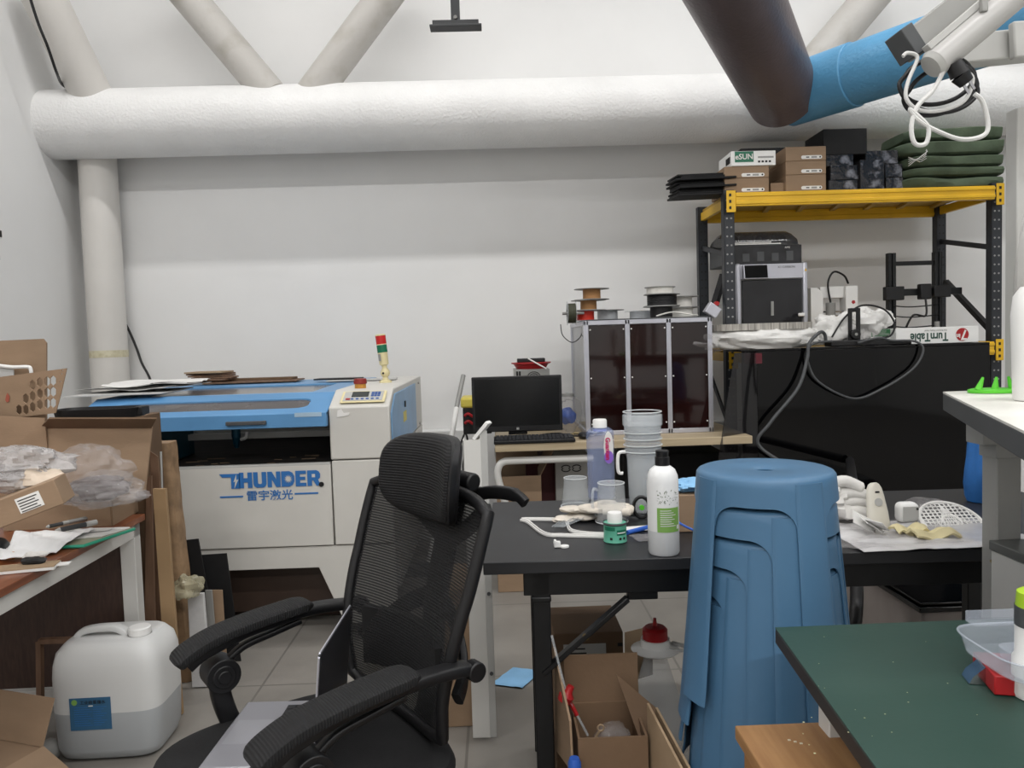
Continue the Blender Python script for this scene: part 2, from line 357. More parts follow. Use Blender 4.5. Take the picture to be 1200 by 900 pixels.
# ================================================================== laser cutter
lf = P(457, 500, 3.33)
L = thing('laser_cutter', 'large cream and blue laser cutter with lettering on its front, by the back wall', 'machine', (lf.x, 3.33, 0), rz=.0)
W, D, XC, HT, HF = 1.46, 1.42, -.262, 1.085, 1.018      # width, depth, split of the right cabinet
# lower body
MB().box(-W, XC-.003, .0, .03, .415, .772).build('door', LASERW, L, bev=.004)
for ch in [c for c in bpy.data.objects if c.parent == L and c.name.startswith('door')]:
    MB().cyl((XC-.045, -.004, .685), (XC-.045, 0, .685), .011, n=16).build('door_lock', BLACK, ch)
MB().box(XC+.003, 0, 0, D, .415, .785).build('side_cabinet', LASERW, L, bev=.005)
MB().prism([(-W, .41), (0, .41), (0, .06), (XC+.03, .06), (XC-.075, .315), (-W+.12, .315), (-W+.06, .06), (-W, .06)], .012, .04, Matrix.Rotation(PI/2, 4, 'X') @ Matrix.Translation((0, 0, -.05))).build('skirt', LASERW, L, bev=.003)
MB().box(-W, -.02, .3, D, .12, .5).build('base_frame', LASERW, L, bev=.005)
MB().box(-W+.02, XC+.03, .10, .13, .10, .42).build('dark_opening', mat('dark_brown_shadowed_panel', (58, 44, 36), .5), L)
for x in (-W+.1, -.12):
    for y in (.12, D-.12):
        MB().cyl((x-.02, y, .045), (x+.02, y, .045), .045, n=20).cyl((x, y, .06), (x, y, .13), .02, n=12).build('caster', BLACK, L)
# upper body around the bed
MB().box(-W, XC, D-.1, D, .76, HT-.02).box(-W, -W+.1, .0, D, .77, .96).build('upper_body', LASERW, L, bev=.006)
MB().box(-W+.1, XC-.005, .03, D-.1, .68, .765).build('cutting_bed', DARKIN, L)
MB().box(-W+.1, XC-.005, .0, .03, .768, .779).build('front_lip', GREYL, L, bev=.003)
MB().box(-W+.1, XC-.005, .42, .46, .845, .875).build('gantry_beam', GREYL, L, bev=.003)
MB().box(-W+.1, -W+.42, .06, .5, .768, .95).build('teal_guard', mat('teal_panel', (14, 62, 76), .4), L, bev=.01)
h = MB().box(-.83, -.62, .36, .41, .90, .95).cyl((-.79, .37, .86), (-.79, .37, .95), .021, n=16).cyl((-.79, .37, .81), (-.79, .37, .86), .011, .02, n=16).build('laser_head', mat('laser_head_blue', (16, 74, 96), .3, metal=.4), L, bev=.002)
MB().tube(spline([(-.765, .36, .85), (-.74, .355, .86), (-.735, .36, .885)]), .008).build('air_nozzle', WHITEP, h)
rnd = random.Random(4)
s_ = MB()
for i in range(26):
    x = rnd.uniform(-W+.2, XC-.1); y = rnd.uniform(.06, .34); a = rnd.uniform(-.3, .3); l = rnd.uniform(.02, .07)
    s_.bar((x, y, .767), (x+l*math.cos(a), y+l*math.sin(a)*.5, .767), .004, .003)
so = s_.build('offcut_slivers', mat('offcut_pale', (120, 100, 80), .7), L); so['kind'] = 'stuff'
# right control cabinet, bevelled front
prof = [(0, .79), (0, HF), (.16, HT), (D, HT+.0), (D, .79)]
MYZ = Matrix(((0, 0, 1, 0), (1, 0, 0, 0), (0, 1, 0, 0), (0, 0, 0, 1)))
MB().prism(prof, XC, 0, MYZ).build('control_cabinet', LASERW, L, bev=.006)
sp_ = MB().prism([(.03, .80), (.03, .985), (.165, 1.06), (1.05, 1.06), (1.05, .80)], 0, .006, MYZ).build('side_panel', LASERB2, L, bev=.003)
MB().box(.006, .012, .5, .52, .97, 1.0).build('side_latch', BLACK, sp_); MB().box(.006, .008, .44, .56, .90, .95).build('warning_sticker', mat('sticker_yellow', (214, 200, 110), .5), sp_)
for z, yy in ((.775, .05), (.79, 1.25), (1.03, 1.25)): MB().cyl((0, yy, z+.02), (.006, yy, z+.02), .007, n=10).build('screw', GREYM, L)
MS = Matrix.Translation((XC+.13, .068, HF+.034)) @ Matrix.Rotation(math.atan2(HT-HF, .16), 4, 'X')
MP = MS @ Matrix.Translation((.012, 0, 0))
pn = MB(MP).box(-.098, .098, -.052, .056, 0.001, .006).build('control_panel', CREAMP, L, bev=.003)
MB(MP).box(-.086, .086, -.042, .046, .005, .008).build('keypad_plate', GREYL, pn)
MB(MP).box(-.052, .022, -.008, .04, .008, .0105).build('display_screen', mat('lcd_dark', (62, 66, 64), .2), pn)
for k, (bx, by) in enumerate([(-.045+.022*i, -.028) for i in range(6)]+[(.04+.014*i, -.002+.016*j) for i in range(3) for j in range(3)]):
    MB(MP).box(bx-.007, bx+.005, by-.004, by+.005, .008, .0105).build('key', mat('key_blue', (52, 92, 160), .5), pn)
MB(MP).box(-.074, -.055, -.034, -.022, .008, .011).build('red_key', RED, pn)
es = MB().cyl((XC+.10, .235, HT), (XC+.10, .235, HT+.02), .026, n=24).build('stop_button_base', mat('amber_ring', (196, 140, 60), .4), L)
MB().cyl((XC+.10, .235, HT+.02), (XC+.10, .235, HT+.045), .031, .029, n=24).build('stop_button', mat('stop_red', (140, 44, 38), .4), L, bev=.004)
# signal lamp tower
tx, ty = -.112, .70
TM = Matrix.Translation((tx, ty, HT)) @ Matrix.Scale(.72, 4)
tw = MB(TM).lathe([(0, 0), (.045, 0), (.045, .012), (.025, .02), (.016, .045), (.02, .05)], n=28).cyl((0, 0, .05), (0, 0, .05), .01).build('signal_tower', CREAMP, L)
TL = TM @ Matrix.Translation((0, 0, .07)) @ Matrix.Rotation(-.09, 4, 'Y')
MB(TL).lathe([(0, -.034), (.02, -.028), (.034, -.01), (.034, .01), (.024, .028), (.018, .04), (.02, .055), (.033, .062), (.036, .15), (0, .15)], n=28).build('tower_body', CREAMP, tw)
MB(TL).lathe([(0, .15), (.037, .15), (.037, .205), (0, .205)], n=28).build('green_lens', mat('lens_green', (22, 118, 84), .25), tw)
MB(TL).lathe([(0, .21), (.037, .21), (.037, .272), (0, .272)], n=28).build('red_lens', mat('lens_red', (206, 36, 36), .25), tw)
MB(TL).lathe([(0, .205), (.038, .205), (.038, .211), (0, .211)], n=28).lathe([(0, .272), (.038, .272), (.038, .28), (.025, .284), (0, .284)], n=28).build('lens_ring', CREAMP, tw)
MB(TL).box(-.03, -.012, -.036, -.0335, .09, .14).build('rating_sticker', GREYM, tw)
MB(TL).cyl((-.01, -.038, 0), (-.01, -.03, 0), .008, n=12).build('tower_screw', INK, tw)
# blue lid: front band, sloped window part, top window
x0, x1 = -W+.10, XC-.004
zb = .962; zt = 1.012
lid = MB()
SL = [(-.03, zb), (-.03, zt), (.0, zt+.012), (.20, HT+.012), (.20, HT-.02), (.02, zb+.015)]
lid.box(x0, x1, -.035, .0, zb-.022, zt-.01)                                   # front band
def slope(y): return zt-.01+(y)*(HT-.0-zt+.03)/.24
# sloped plane from y=0 (z=zt) to y=.24, with window hole; then flat top
def frame3(y0, y1, z0, z1, hx0, hx1, hy0, hy1):
    f = lambda x, y: V((x, y, z0+(z1-z0)*(y-y0)/(y1-y0)))
    O = [(x0, y0), (x1, y0), (x1, y1), (x0, y1)]
    # rounded hole
    r = .035 if hy1-hy0 < .3 else .02; hole = []
    for (cx_, cy_, a0) in ((hx1-r*1.6, hy0+r, -PI/2), (hx1-r*1.6, hy1-r, 0), (hx0+r*1.6, hy1-r, PI/2), (hx0+r*1.6, hy0+r, PI)):
        for k in range(5):
            a = a0+PI/2*k/4; hole.append((cx_+1.6*r*math.cos(a), cy_+r*math.sin(a)))
    outer = []
    for i, (hx, hy) in enumerate(hole):
        q = i//5; fr = (i % 5)/4
        c = [(x1, y0), (x1, y1), (x0, y1), (x0, y0)][q]
        if q == 0: p = (hx1+(x1-hx1)*1, hy) if fr > .5 else (hx, y0)
        elif q == 1: p = (x1, hy) if fr < .5 else (hx, y1)
        elif q == 2: p = (hx, y1) if fr < .5 else (x0, hy)
        else: p = (x0, hy) if fr < .5 else (hx, y0)
        if fr == .5: p = c
        outer.append(p)
    n = len(hole); th = V((0, 0, -.014))
    vs = [f(*p) for p in outer]+[f(*p) for p in hole]+[f(*p)+th for p in outer]+[f(*p)+th for p in hole]
    fs = []
    for i in range(n):
        j = (i+1) % n; fs += [(i, j, n+j, n+i), (2*n+i, 3*n+i, 3*n+j, 2*n+j), (n+i, n+j, 3*n+j, 3*n+i), (i, 2*n+i, 2*n+j, j)]
    return vs, fs, [f(*p)+th*.6 for p in hole]
v1, f1, h1 = frame3(-.03, .22, zt-.012, HT-.012, x0+.13, x1-.10, .035, .155); lid.add(v1, f1)
v2, f2, h2 = frame3(.22, .96, HT-.012, HT+.0, x0+.13, x1-.13, .27, .86); lid.add(v2, f2)
lo = lid.build('lid', LASERB, L, bev=.003)
MB().add(h1, [tuple(range(len(h1)))]).build('front_window', mat('smoked_window', (96, 92, 92), .15, var=.05, alpha=.9), lo, flat=True)
MB().add(h2, [tuple(range(len(h2)))]).build('top_window', mat('smoked_window_top', (128, 124, 122), .15, var=.05, alpha=.9), lo, flat=True)
MB().box(-.69, -.52, -.052, -.046, .958, .975).box(-.69, -.675, -.05, -.035, .958, .975).box(-.535, -.52, -.05, -.035, .958, .975).build('lid_handle', GREYD, lo, bev=.003)
MB().box(-.40, -.285, -.037, -.034, .985, 1.003).build('rating_plate', mat('plate_pale_blue', (170, 196, 216), .4), lo)
MB().box(x0, x1, .96, D-.02, HT-.012, HT).build('rear_cover', LASERB, L, bev=.003)
# lettering on the door (bold, blue), bars and characters under it
dr = [c for c in bpy.data.objects if c.parent == L and c.name == 'door'][0]
MT = Matrix.Translation((0, -.003, 0)) @ FRONT
cxT = (P(315, 555, 3.33).x-lf.x); 
LH_, LT_ = .068, .0195
def letters(mb, x):
    w = .056; s = LT_; h = LH_; Mx = lambda dx: Matrix.Translation((dx, -.0025, .680)) @ FRONT
    def poly(p, dx): mb.prism(p, 0, .001, Mx(dx))
    for p in ([(0, 0), (s, 0), (s, h), (0, h)], [(w-s, 0), (w, 0), (w, h), (w-s, h)], [(s, h*.36), (w-s, h*.36), (w-s, h*.64), (s, h*.64)]): poly(p, x)
    x += w+.005
    poly([(0, h), (0, .016), (.004, .006), (.014, 0), (w-.014, 0), (w-.004, .006), (w, .016), (w, h), (w-s, h), (w-s, .021), (w-s-.003, .016), (s+.003, .016), (s, .021), (s, h)], x)
    x += w+.005
    poly([(0, 0), (s*.95, 0), (s*.95, h*.5), (w-s, 0), (w, 0), (w, h), (w-s*.95, h), (w-s*.95, h*.5), (s, h), (0, h)], x)
    x += w+.004; xd = x
    poly([(0, 0), (w*.62, 0), (w*.86, .007), (w, .022), (w, h-.022), (w*.86, h-.007), (w*.62, h), (0, h)], x)
    x += w+.005; w2 = .046
    poly([(0, 0), (w2, 0), (w2, .015), (s, .015), (s, h*.40), (w2-.004, h*.40), (w2-.004, h*.61), (s, h*.61), (s, h-.015), (w2, h-.015), (w2, h), (0, h)], x)
    x += w2+.005
    poly([(0, 0), (s, 0), (s, h*.35), (s+.006, h*.35), (w-s+.002, 0), (w+.003, 0), (w-.010, h*.40), (w-.001, h*.52), (w, h*.76), (w-.005, h-.006), (w-.016, h), (0, h)], x)
    return xd, x
lmb = MB(); XD, XR = letters(lmb, cxT-.128)
lmb.build('lettering', LOGO, dr, flat=True)
MB().box(XR+.020, XR+.034, -.0042, -.0036, .680+LH_*.55, .680+LH_*.76).build('letter_opening', LASERW, dr)
tl = cxT-.213
MB().prism([(tl, 0.744), (tl+.088, 0.744), (tl+.088, 0.679), (tl+.05, 0.679), (tl+.05, 0.729), (tl+.012, 0.729)], 0, .001, Matrix.Translation((0, -.0025, 0)) @ FRONT).build('lettering', LOGO, dr)
MB().prism([(tl+.074, .742), (tl+.06, .707), (tl+.068, .711), (tl+.063, .679), (tl+.082, .719), (tl+.073, .717)], 0, .0014, Matrix.Translation((0, -.0028, 0)) @ FRONT).build('lightning_mark', LASERW, dr)
star = []
for k in range(24):
    r_ = .019 if k % 2 == 0 else .0085; star.append((XD+.030+r_*math.cos(k*PI/12), 0.714+r_*math.sin(k*PI/12)))
MB().prism(star, 0, .0016, Matrix.Translation((0, -.0034, 0)) @ FRONT).build('star_mark', LASERW, dr)
text('雷宇激光', .047, LOGO, dr, Matrix.Translation((cxT+.0, -.002, .642)) @ FRONT, 'lettering', bold=.0006, sx=1.08)
MB().box(cxT-.215, cxT-.115, -.0025, 0, .64, .647).box(cxT+.108, cxT+.21, -.0025, 0, .644, .651).build('logo_bar', LOGO, dr)
# things lying on the machine
def onlaser(px, py, h=HT+.002): return PH(px, py, h)
def sheet(name, m, label, c, sx, sy, rz, th=.003, cat='sheet', curl=.0, seed=1, group=None):
    f = lambda u, v: V(((u-.5)*sx, (v-.5)*sy, curl*(.5+noise.noise(V((u*2.3+seed, v*2.1, seed)))) ))
    o = MB().grid(f, 12, 12).build(name, m, solid=th); place(o, c, rz); return tag(o, label, cat, group)
def stack_of(px, py, h, sizes, m, name, labels, cat, group, seed=0, Y=None):
    b = P(px, py, Y) if Y else PH(px, py, h); z = b.z; r = random.Random(seed)
    for i, (sx, sy, th) in enumerate(sizes):
        o = MB().box(-sx/2, sx/2, -sy/2, sy/2, 0, th).build(name, m, bev=.001)
        place(o, (b.x+r.uniform(-.02, .02), b.y+r.uniform(-.02, .02), z), r.uniform(-.15, .15)); tag(o, labels[i], cat, group); z += th+.001
ZT = HT+.005
lp = lambda x, y, z: L.matrix_world @ V((x, y, z))
bpy.context.view_layer.update()
def LP(x, y, z): return Matrix.Translation(L.location) @ V((x, y, z))
sheet('plastic_sheet', GREYPAP, 'grey plastic sheet lying lowest at the left end of the laser cutter', LP(-1.29, .42, ZT+.004), .42, .5, .1, .004, curl=.0)
sheet('plastic_sheet', GREYPAP, 'pale grey film sheet curling over the grey sheet at the laser cutter left end', LP(-1.27, .52, ZT+.012), .46, .42, -.12, .002, curl=.02, seed=3)
sheet('paper_sheet', PAPER, 'white paper sheet, topmost of the sheets on the laser cutter left end', LP(-1.2, .5, ZT+.034), .44, .36, .25, .002, curl=.02, seed=5)
r = random.Random(8); z = ZT+.01
for i in range(6):
    o = MB().box(-.11, .11, -.08, .08, 0, .009).build('plywood_offcut', WOODB if i < 5 else CARDL, bev=.001)
    place(o, LP(-1.17+r.uniform(-.02, .02), 1.14+r.uniform(-.02, .02), z), r.uniform(-.2, .2)); z += .0105
    tag(o, ['lowest', 'second lowest', 'third lowest', 'fourth', 'fifth', 'topmost pale'][i]+' plywood offcut in the small pile behind the papers', 'offcut', 'plywood offcuts piled on the laser cutter')
o = MB().box(-.26, .26, -.12, .12, 0, .008).build('plywood_offcut', WOODB, bev=.001); place(o, LP(-.93, 1.15, ZT+.002), .05); tag(o, 'long thin brown offcut lying right of the offcut pile', 'offcut')
o = MB().box(-.22, .22, -.05, .05, 0, .012).build('plywood_offcut', CARDD, bev=.001); place(o, LP(-.93, 1.2, ZT+.011), -.03); tag(o, 'narrow dark brown strip on top of the long thin offcut', 'offcut')
o = MB().box(-.19, .19, -.07, .07, 0, .006).build('grey_offcut', GREYPAP, bev=.001); place(o, LP(-.28, .98, HT+.004), .05); tag(o, 'pale grey strip lying left of the signal lamp base', 'offcut')
o = MB().box(-.13, .13, -.05, .05, 0, .008).build('black_offcut', BLACK, bev=.001); place(o, LP(-.42, 1.02, HT+.011), -.1); tag(o, 'small black strip on the blue lid corner left of the signal lamp', 'offcut')
p_ = L; 
MB().prism([(0, 0), (.05, .006), (.056, .02), (.03, .018), (.02, .036), (.004, .03)], 0, .001, Matrix.Translation((XC+.035, -.002, .975)) @ FRONT).build('torn_tape', PAPER, L)
# ================================================================== shelving rack
RF, RB = 4.32, 4.86
fl, fr = P(855, 300, RF).x, P(1168, 300, RF).x
bl, br_ = P(821, 300, RB).x, P(1099, 300, RB).x
RW = fr-fl; zS = P(1000, 231, RF).z; zTop = zS+.0
RK = thing('shelving_rack', 'tall dark grey and yellow steel shelving rack along the back wall', 'shelf', (fl, RF, 0))
zt2 = P(1168, 214, RF).z; zt1 = zt2
for nm, x, y, zz in (('post', 0, 0, zt1), ('post', RW, 0, zt1), ('post', 0, RB-RF, zt1), ('post', RW, RB-RF, zt1)):
    s_ = 1 if x == 0 else -1
    pm = MB().box(x-.028, x+.028, y, y+.004, 0, zz).box(x-.028*s_-.002, x-.028*s_+.002, y, y+.05, 0, zz).box(x+.028*s_-.002, x+.028*s_+.002, y, y+.05, 0, zz)
    po = pm.build('post', RACK, RK)
    hm = MB()
    z = .08
    while z < zz-.03:
        for q in (-.012, .012): hm.cyl((x+q, y-.0012, z), (x+q, y, z), .0055, n=8)
        z += .05
    ho = hm.build('punched_holes', mat('punched_hole', (150, 150, 148), .6) if y == 0 else INK, po); ho['kind'] = 'stuff'
LV = [(zS-.0, .07), (P(1000, 413, RF).z, .07)]
for zc, hh in LV:
    for y in (-.012, RB-RF+.045):
        MB().box(.03, RW-.03, y-.018, y+.012, zc-.038, zc+.038).box(.03, RW-.03, y-.024, y-.018, zc+.014, zc+.030).box(.03, RW-.03, y-.024, y-.018, zc-.028, zc-.010).build('beam', YEL, RK, bev=.003)
        for x in (0, RW):
            k = MB().box(x-.022, x+.03 if x == 0 else x+.022, y-.020, y-.014, zc-.07, zc+.05).build('bracket_plate', YEL, RK, bev=.002)
            for q in (-.045, -.01, .025): MB().box(x-.008, x+.004, y-.022, y-.02, zc+q-.008, zc+q+.008).build('slot', INK, k)
    for x in (-.0, RW):
        MB().box(x-.012, x+.012, .05, RB-RF, zc-.03, zc+.02).build('side_rail', YEL, RK, bev=.002)
    MB().box(.0, RW, .01, RB-RF+.02, zc+.028, zc+.040).build('deck', YELD, RK)
    for i in range(7):
        x = .12+i*(RW-.24)/6; MB().bar((x-.06, .02, zc+.018), (x+.06, RB-RF, zc+.018), .03, .016).build('deck_rib', YELD, RK)
for x, s_ in ((0, 1), (RW, 1)):
    MB().bar((x, .03, zS-.30), (x, RB-RF, zS-.20), .012, .03).build('side_brace', RACK, RK)
    MB().bar((x, .03, zS-1.3), (x, RB-RF, zS-.9), .012, .03).build('side_brace', RACK, RK)
# floor-going diagonal strips seen on the right and the left
MB().bar(P(1108, 330, RB-.06)-V((fl, RF, 0)), P(1166, 392, RF+.08)-V((fl, RF, 0)), .03, .03).build('diagonal_brace', BLACK, RK)
MB().bar(P(848, 322, RF+.12)-V((fl, RF, 0)), P(836, 362, RF+.06)-V((fl, RF, 0)), .035, .03).build('diagonal_brace', BLACK, RK)
zD = zS+.0405; zM = LV[1][0]+.0405        # deck tops
def bx(name, label, cat, px0, px1, py0, py1, Y, depth, m, group=None, zbase=None, rz=0, bev=.003, parts=None):
    """box whose front face spans the pixels at depth Y"""
    a, b = P(px0, py1, Y), P(px1, py0, Y); W_, H_ = b.x-a.x, b.z-(zbase if zbase is not None else a.z); z0 = zbase if zbase is not None else a.z
    t = thing(name, label, cat, ((a.x+b.x)/2, Y+depth/2, z0), rz=rz, group=group)
    MB().box(-W_/2, W_/2, -depth/2, depth/2, 0, H_).build('box_body', m, t, bev=bev)
    t['_w'] = W_; t['_h'] = H_
    return t, W_, H_, depth
# brown filament boxes
def fbox(label, px0, px1, py0, py1, Y, zb, depth=.26, group='brown filament boxes on the rack', hgt=None):
    t, W_, H_, D_ = bx('filament_box', label, 'box', px0, px1, py0, py1, Y, depth, CARD, group, zb)
    lb = MB().prism([(W_*.0-.03+W_*.18+.028*math.cos(a) if 0 else W_*.14+(W_*.26-.010)*(1 if math.cos(a) > 0 else -1)+.010*math.cos(a), -.0+.010*math.sin(a)) for a in [2*PI*k/20+.01 for k in range(20)]], 0, .001, Matrix.Translation((0, -D_/2, H_*.25)) @ FRONT).build('label_sticker', PAPER, t)
    MB().box(W_*.0, W_*.08, -D_/2-.0014, -D_/2-.001, H_*.25-.003, H_*.25+.003).build('print', INK, lb)
    MB().box(W_*.13, W_*.27, -D_/2-.0014, -D_/2-.001, H_*.25-.005, H_*.25+.005).build('print', GREYM, lb)
    MB().cyl((W_*.35, -D_/2-.0015, H_*.25), (W_*.35, -D_/2-.001, H_*.25), .005, n=12).build('print', INK, lb)
    return t, H_
sh = lambda py0, py1, Y=4.4: (py1-py0)/900*Y
YB = RF+.03
zz = zD
t, h_ = fbox('brown filament box, bottom of the left pair under the green and white box', 849, 901, 208, 222, YB, zz); h1_ = .085
for q in (0,): pass
zz += h_+.001
t, h2_ = fbox('brown filament box directly under the green and white box', 849, 901, 194, 208, YB, zz); zz += h2_+.001
t, W_, H_, D_ = bx('filament_box', 'white filament box with green panel on the left brown boxes', 'box', 857, 909, 176, 192, YB-.005, .24, WHITEP, None, zz)
gp = MB().box(-W_*.42, -W_*.0, -D_/2-.001, -D_/2, H_*.25, H_*.97).build('green_panel', GREEN, t)
text('eSUN', .042, PAPER, gp, Matrix.Translation((-W_*.21, -D_/2-.0015, H_*.6)) @ FRONT, 'lettering', bold=.0006)
for k in range(4): MB().box(W_*(.1+.08*k), W_*(.15+.08*k), -D_/2-.001, -D_/2, H_*.2, H_*.33).build('print', INK, t)
MB().box(W_*.1, W_*.45, -D_/2-.001, -D_/2, H_*.5, H_*.62).build('print', GREYM, t)
MB().box(-W_/2-.001, -W_/2, -.10, -.02, H_*.25, H_*.7).build('hand_hole', INK, t)
zz = zD; a = P(907, 220, YB)
for i, (q0, q1, lb) in enumerate(((204, 220, 'brown filament box, bottom of the right stack of three'), (188, 204, 'brown filament box, middle of the right stack of three'), (171, 188, 'brown filament box with wide lid, top of the right stack of three'))):
    t, h_ = fbox(lb, 921, 968, q0, q1, YB, zz, .3); zz += h_+.001
MB_ = bx('small_box', 'small plain brown box low between the two brown filament box stacks', 'box', 903, 919, 214, 222, YB+.03, .2, CARD, None, zD)
t, W_, H_, D_ = bx('small_box', 'brown box behind the small plain box, between both filament box stacks', 'box', 902, 920, 188, 220, YB+.26, .2, CARDD, None, zD)
bx('flat_black_box', 'flat black box lying high behind the brown filament box stacks', 'box', 868, 946, 172, 178, RB-.16, .2, BLACKM, None, P(900, 180, RB-.16).z)
bx('black_carton', 'plain dark carton supporting the flat black box at the rack rear', 'box', 872, 940, 180, 214, RB-.15, .18, BLACKM, None, zD)
# shrink wrapped black boxes
WRAP = mat('shrink_wrap_glints', (132, 134, 144), .12, ns=20, col2=(24, 24, 30), spec=1, lo=.52, hi=.74, bump=.0015, bs=30)  # pale patches in the colour stand for glints on the crinkled film
def wb(label, px0, px1, py0, py1, Y, depth=.28, zb=None, rz=0):
    a, b = P(px0, py1, Y), P(px1, py0, Y); W_, H_ = b.x-a.x, b.z-a.z; z0 = zb if zb is not None else a.z
    t = thing('wrapped_box', label, 'box', ((a.x+b.x)/2, Y+depth/2, z0), rz=rz, group='black shrink-wrapped boxes on the rack')
    MB().box(-W_/2, W_/2, -depth/2, depth/2, 0, H_).build('box_body', BLACKM, t, bev=.003)
    f = lambda u, v: V(((u-.5)*W_*.98, -depth/2-.002-.002*abs(noise.noise(V((u*4, v*4, px0)))), .002+v*(H_-.004)))
    MB().grid(f, 10, 10).build('plastic_wrap', WRAP, t)
    return z0+H_
z = wb('black shrink-wrapped box, bottom of the left pair beside the brown boxes', 971, 1007, 204, 218, YB, zb=zD)
z = wb('black shrink-wrapped box, on top of the left pair bottom box', 973, 1009, 185, 203, YB, zb=z+.001)
z = wb('black shrink-wrapped box tilted back under the matte black box', 968, 1000, 170, 184, YB+.02, zb=z+.001)
t, W_, H_, D_ = bx('black_box', 'matte black box topmost above the shrink-wrapped boxes', 'box', 965, 1016, 150, 169, YB+.02, .26, BLACKM, None, z+.001)
z = wb('black shrink-wrapped box standing upright in the middle of the wrapped boxes', 1008, 1036, 180, 216, YB-.02, .3, zb=zD)
z = wb('black shrink-wrapped box, bottom right beside the green canvas', 1038, 1058, 199, 216, YB+.05, .25, zb=zD)
z = wb('black shrink-wrapped box, second from below beside the green canvas', 1037, 1057, 182, 198, YB+.05, .25, zb=z+.001)
z = wb('black shrink-wrapped box lying on top beside the green canvas', 1014, 1052, 164, 181, YB+.05, .25, zb=z+.001)
# folded green canvas bundles
zz = zD
for i, (py0, py1, x0_) in enumerate(((203, 217, 1060), (193, 204, 1062), (180, 193, 1064), (163, 180, 1058), (148, 163, 1066))):
    a, b = P(x0_, py1, YB), P(1176, py0, YB); W_ = b.x-a.x; H_ = (py1-py0)/900*YB; cx_ = (a.x+b.x)/2
    f = lambda th, u: None
    R_ = []
    for k in range(25):
        u = k/24; x = -W_/2+u*W_; sc = (1-.35*max(0, 1-u*8)**2); ring = []
        for j in range(24):
            an = 2*PI*j/24; c_, s__ = math.cos(an), math.sin(an)
            yy = math.copysign(abs(c_)**.5, c_)*.2*sc; zc = math.copysign(abs(s__)**.35, s__)*H_/2*sc
            n_ = noise.noise(V((x*5+i*3, yy*7, zc*20+i)))
            ring.append(V((x, yy-.02*n_, H_/2+zc*1.05+(.004*n_ if zc > 0 else 0))))
        R_.append(ring)
    o = MB().rings(R_).build('folded_canvas', OLIVE); place(o, (cx_, YB+.2, zz))
    tag(o, ['lowest', 'second lowest', 'middle', 'second highest', 'topmost'][i]+' of the five folded green canvas bundles on the rack', 'canvas', 'folded green canvas bundles'); zz += H_+.002
a = P(1061, 193, YB)
t = MB()
for k in range(5): t.strap([a+V((-.01, -.05, -.012*k+.03)), a+V((.05+.01*k, -.06, .0+.014*k)), a+V((.09, -.05, .02+.012*k))], .012, .002, (0, 1, 0))
tag(t.build('white_tag_bunch', PAPER), 'small fan of white paper tags tucked beside the green canvas', 'tag')
# black strips at the left end
r = random.Random(3)
for i in range(9):
    y1_ = 240-i*3.6; yl = 243-i*3.4
    a, b = P(786+r.uniform(0, 8), 243-i*3.5, RF+.05+.02*(i % 3)), P(856, 232-i*2.8-2, RF+.10+.02*(i % 3))
    a.z = zD+.004+i*.0145-.012; b.z = zD+.008+i*.0145
    o = MB().bar(a, b, .16, .011).build('foam_strip', BLACKM, bev=.002); tag(o, 'black foam strip in the pile hanging over the rack left end', 'foam strip', 'black foam strips hanging over the rack left end')
# ------------------------------------------------------------------ 3D printer with spool box on the middle deck
YP = RF+.12
a, b = P(866, 397, YP), P(943, 308, YP); W_ = b.x-a.x; H_ = b.z-zM
t = thing('enclosed_printer', 'silver framed enclosed 3D printer with small tilted screen on the rack', 'printer', ((a.x+b.x)/2, YP, zM+.001))
MB().box(-W_/2, W_/2, .012, .36, 0, H_).build('body', GREYL, t, bev=.008)
for s_ in (-1, 1): MB().box(s_*W_/2-.014, s_*W_/2+.014, -.01, .03, 0, H_+.005).build('side_pillar', ALU, t, bev=.008)
MB().box(-W_/2, W_/2, -.004, .02, H_*.82, H_).build('top_band', ALU, t, bev=.003)
gd = MB().box(-W_/2+.02, W_/2-.02, -.006, .006, .02, H_*.81).build('glass_door', mat('smoked_door', (34, 34, 37), .08, var=.1, ns=8), t, bev=.004)
MB().box(-.008, .008, -.010, -.006, H_*.38, H_*.55).build('reflected_bar', GREYM, gd)
MB().box(W_/2-.045, W_/2-.01, -.02, -.006, H_*.36, H_*.40).build('door_handle', WHITEP, gd, bev=.004)
SM = Matrix.Translation((-.10, -.02, H_*.90)) @ Matrix.Rotation(-.18, 4, 'X')
sc = MB(SM).box(-.072, .072, -.012, 0, -.042, .042).build('screen', ALU, t, bev=.004); MB(SM).box(-.066, .066, -.014, -.012, -.037, .037).build('screen_glass', BLACKG, sc)
MB().prism([(W_/2-.006, H_*.9), (W_/2+.008, H_*.9), (W_/2+.001, H_*.935)], 0, .001, Matrix.Translation((0, -.0105, 0)) @ FRONT).build('warning_triangle', YEL, t)
text('X1 CARBON', .018, GREYD, t, Matrix.Translation((W_*.22, -.005, H_*.955)) @ FRONT)
AM = H_+.003
t2 = thing('spool_housing', 'smoky domed filament spool housing on top of the enclosed printer', 'spool housing', ((a.x+b.x)/2-.045, YP+.02, zM+AM))
AW = W_*1.12; AH = .205
pr = [(-.0, 0), (0, .11), (.03, .16), (.10, AH-.01), (.2, AH), (.28, AH-.03), (.32, .12), (.32, 0)]
MB().prism([(0, 0), (0, .11), (.32, .11), (.32, 0)], -AW/2, AW/2, MYZ).build('housing_base', GREYD, t2, bev=.004)
rr = []
for k in range(21):
    u = k/20; x = -AW/2+AW*u; e = min(u, 1-u); sc_ = 1-.35*max(0, 1-e*9)**2
    rr.append([V((x, .02+.3*(.5-.5*math.cos(PI*j/16)), .10+(AH-.10)*sc_*math.sin(PI*j/16)**.6)) for j in range(17)])
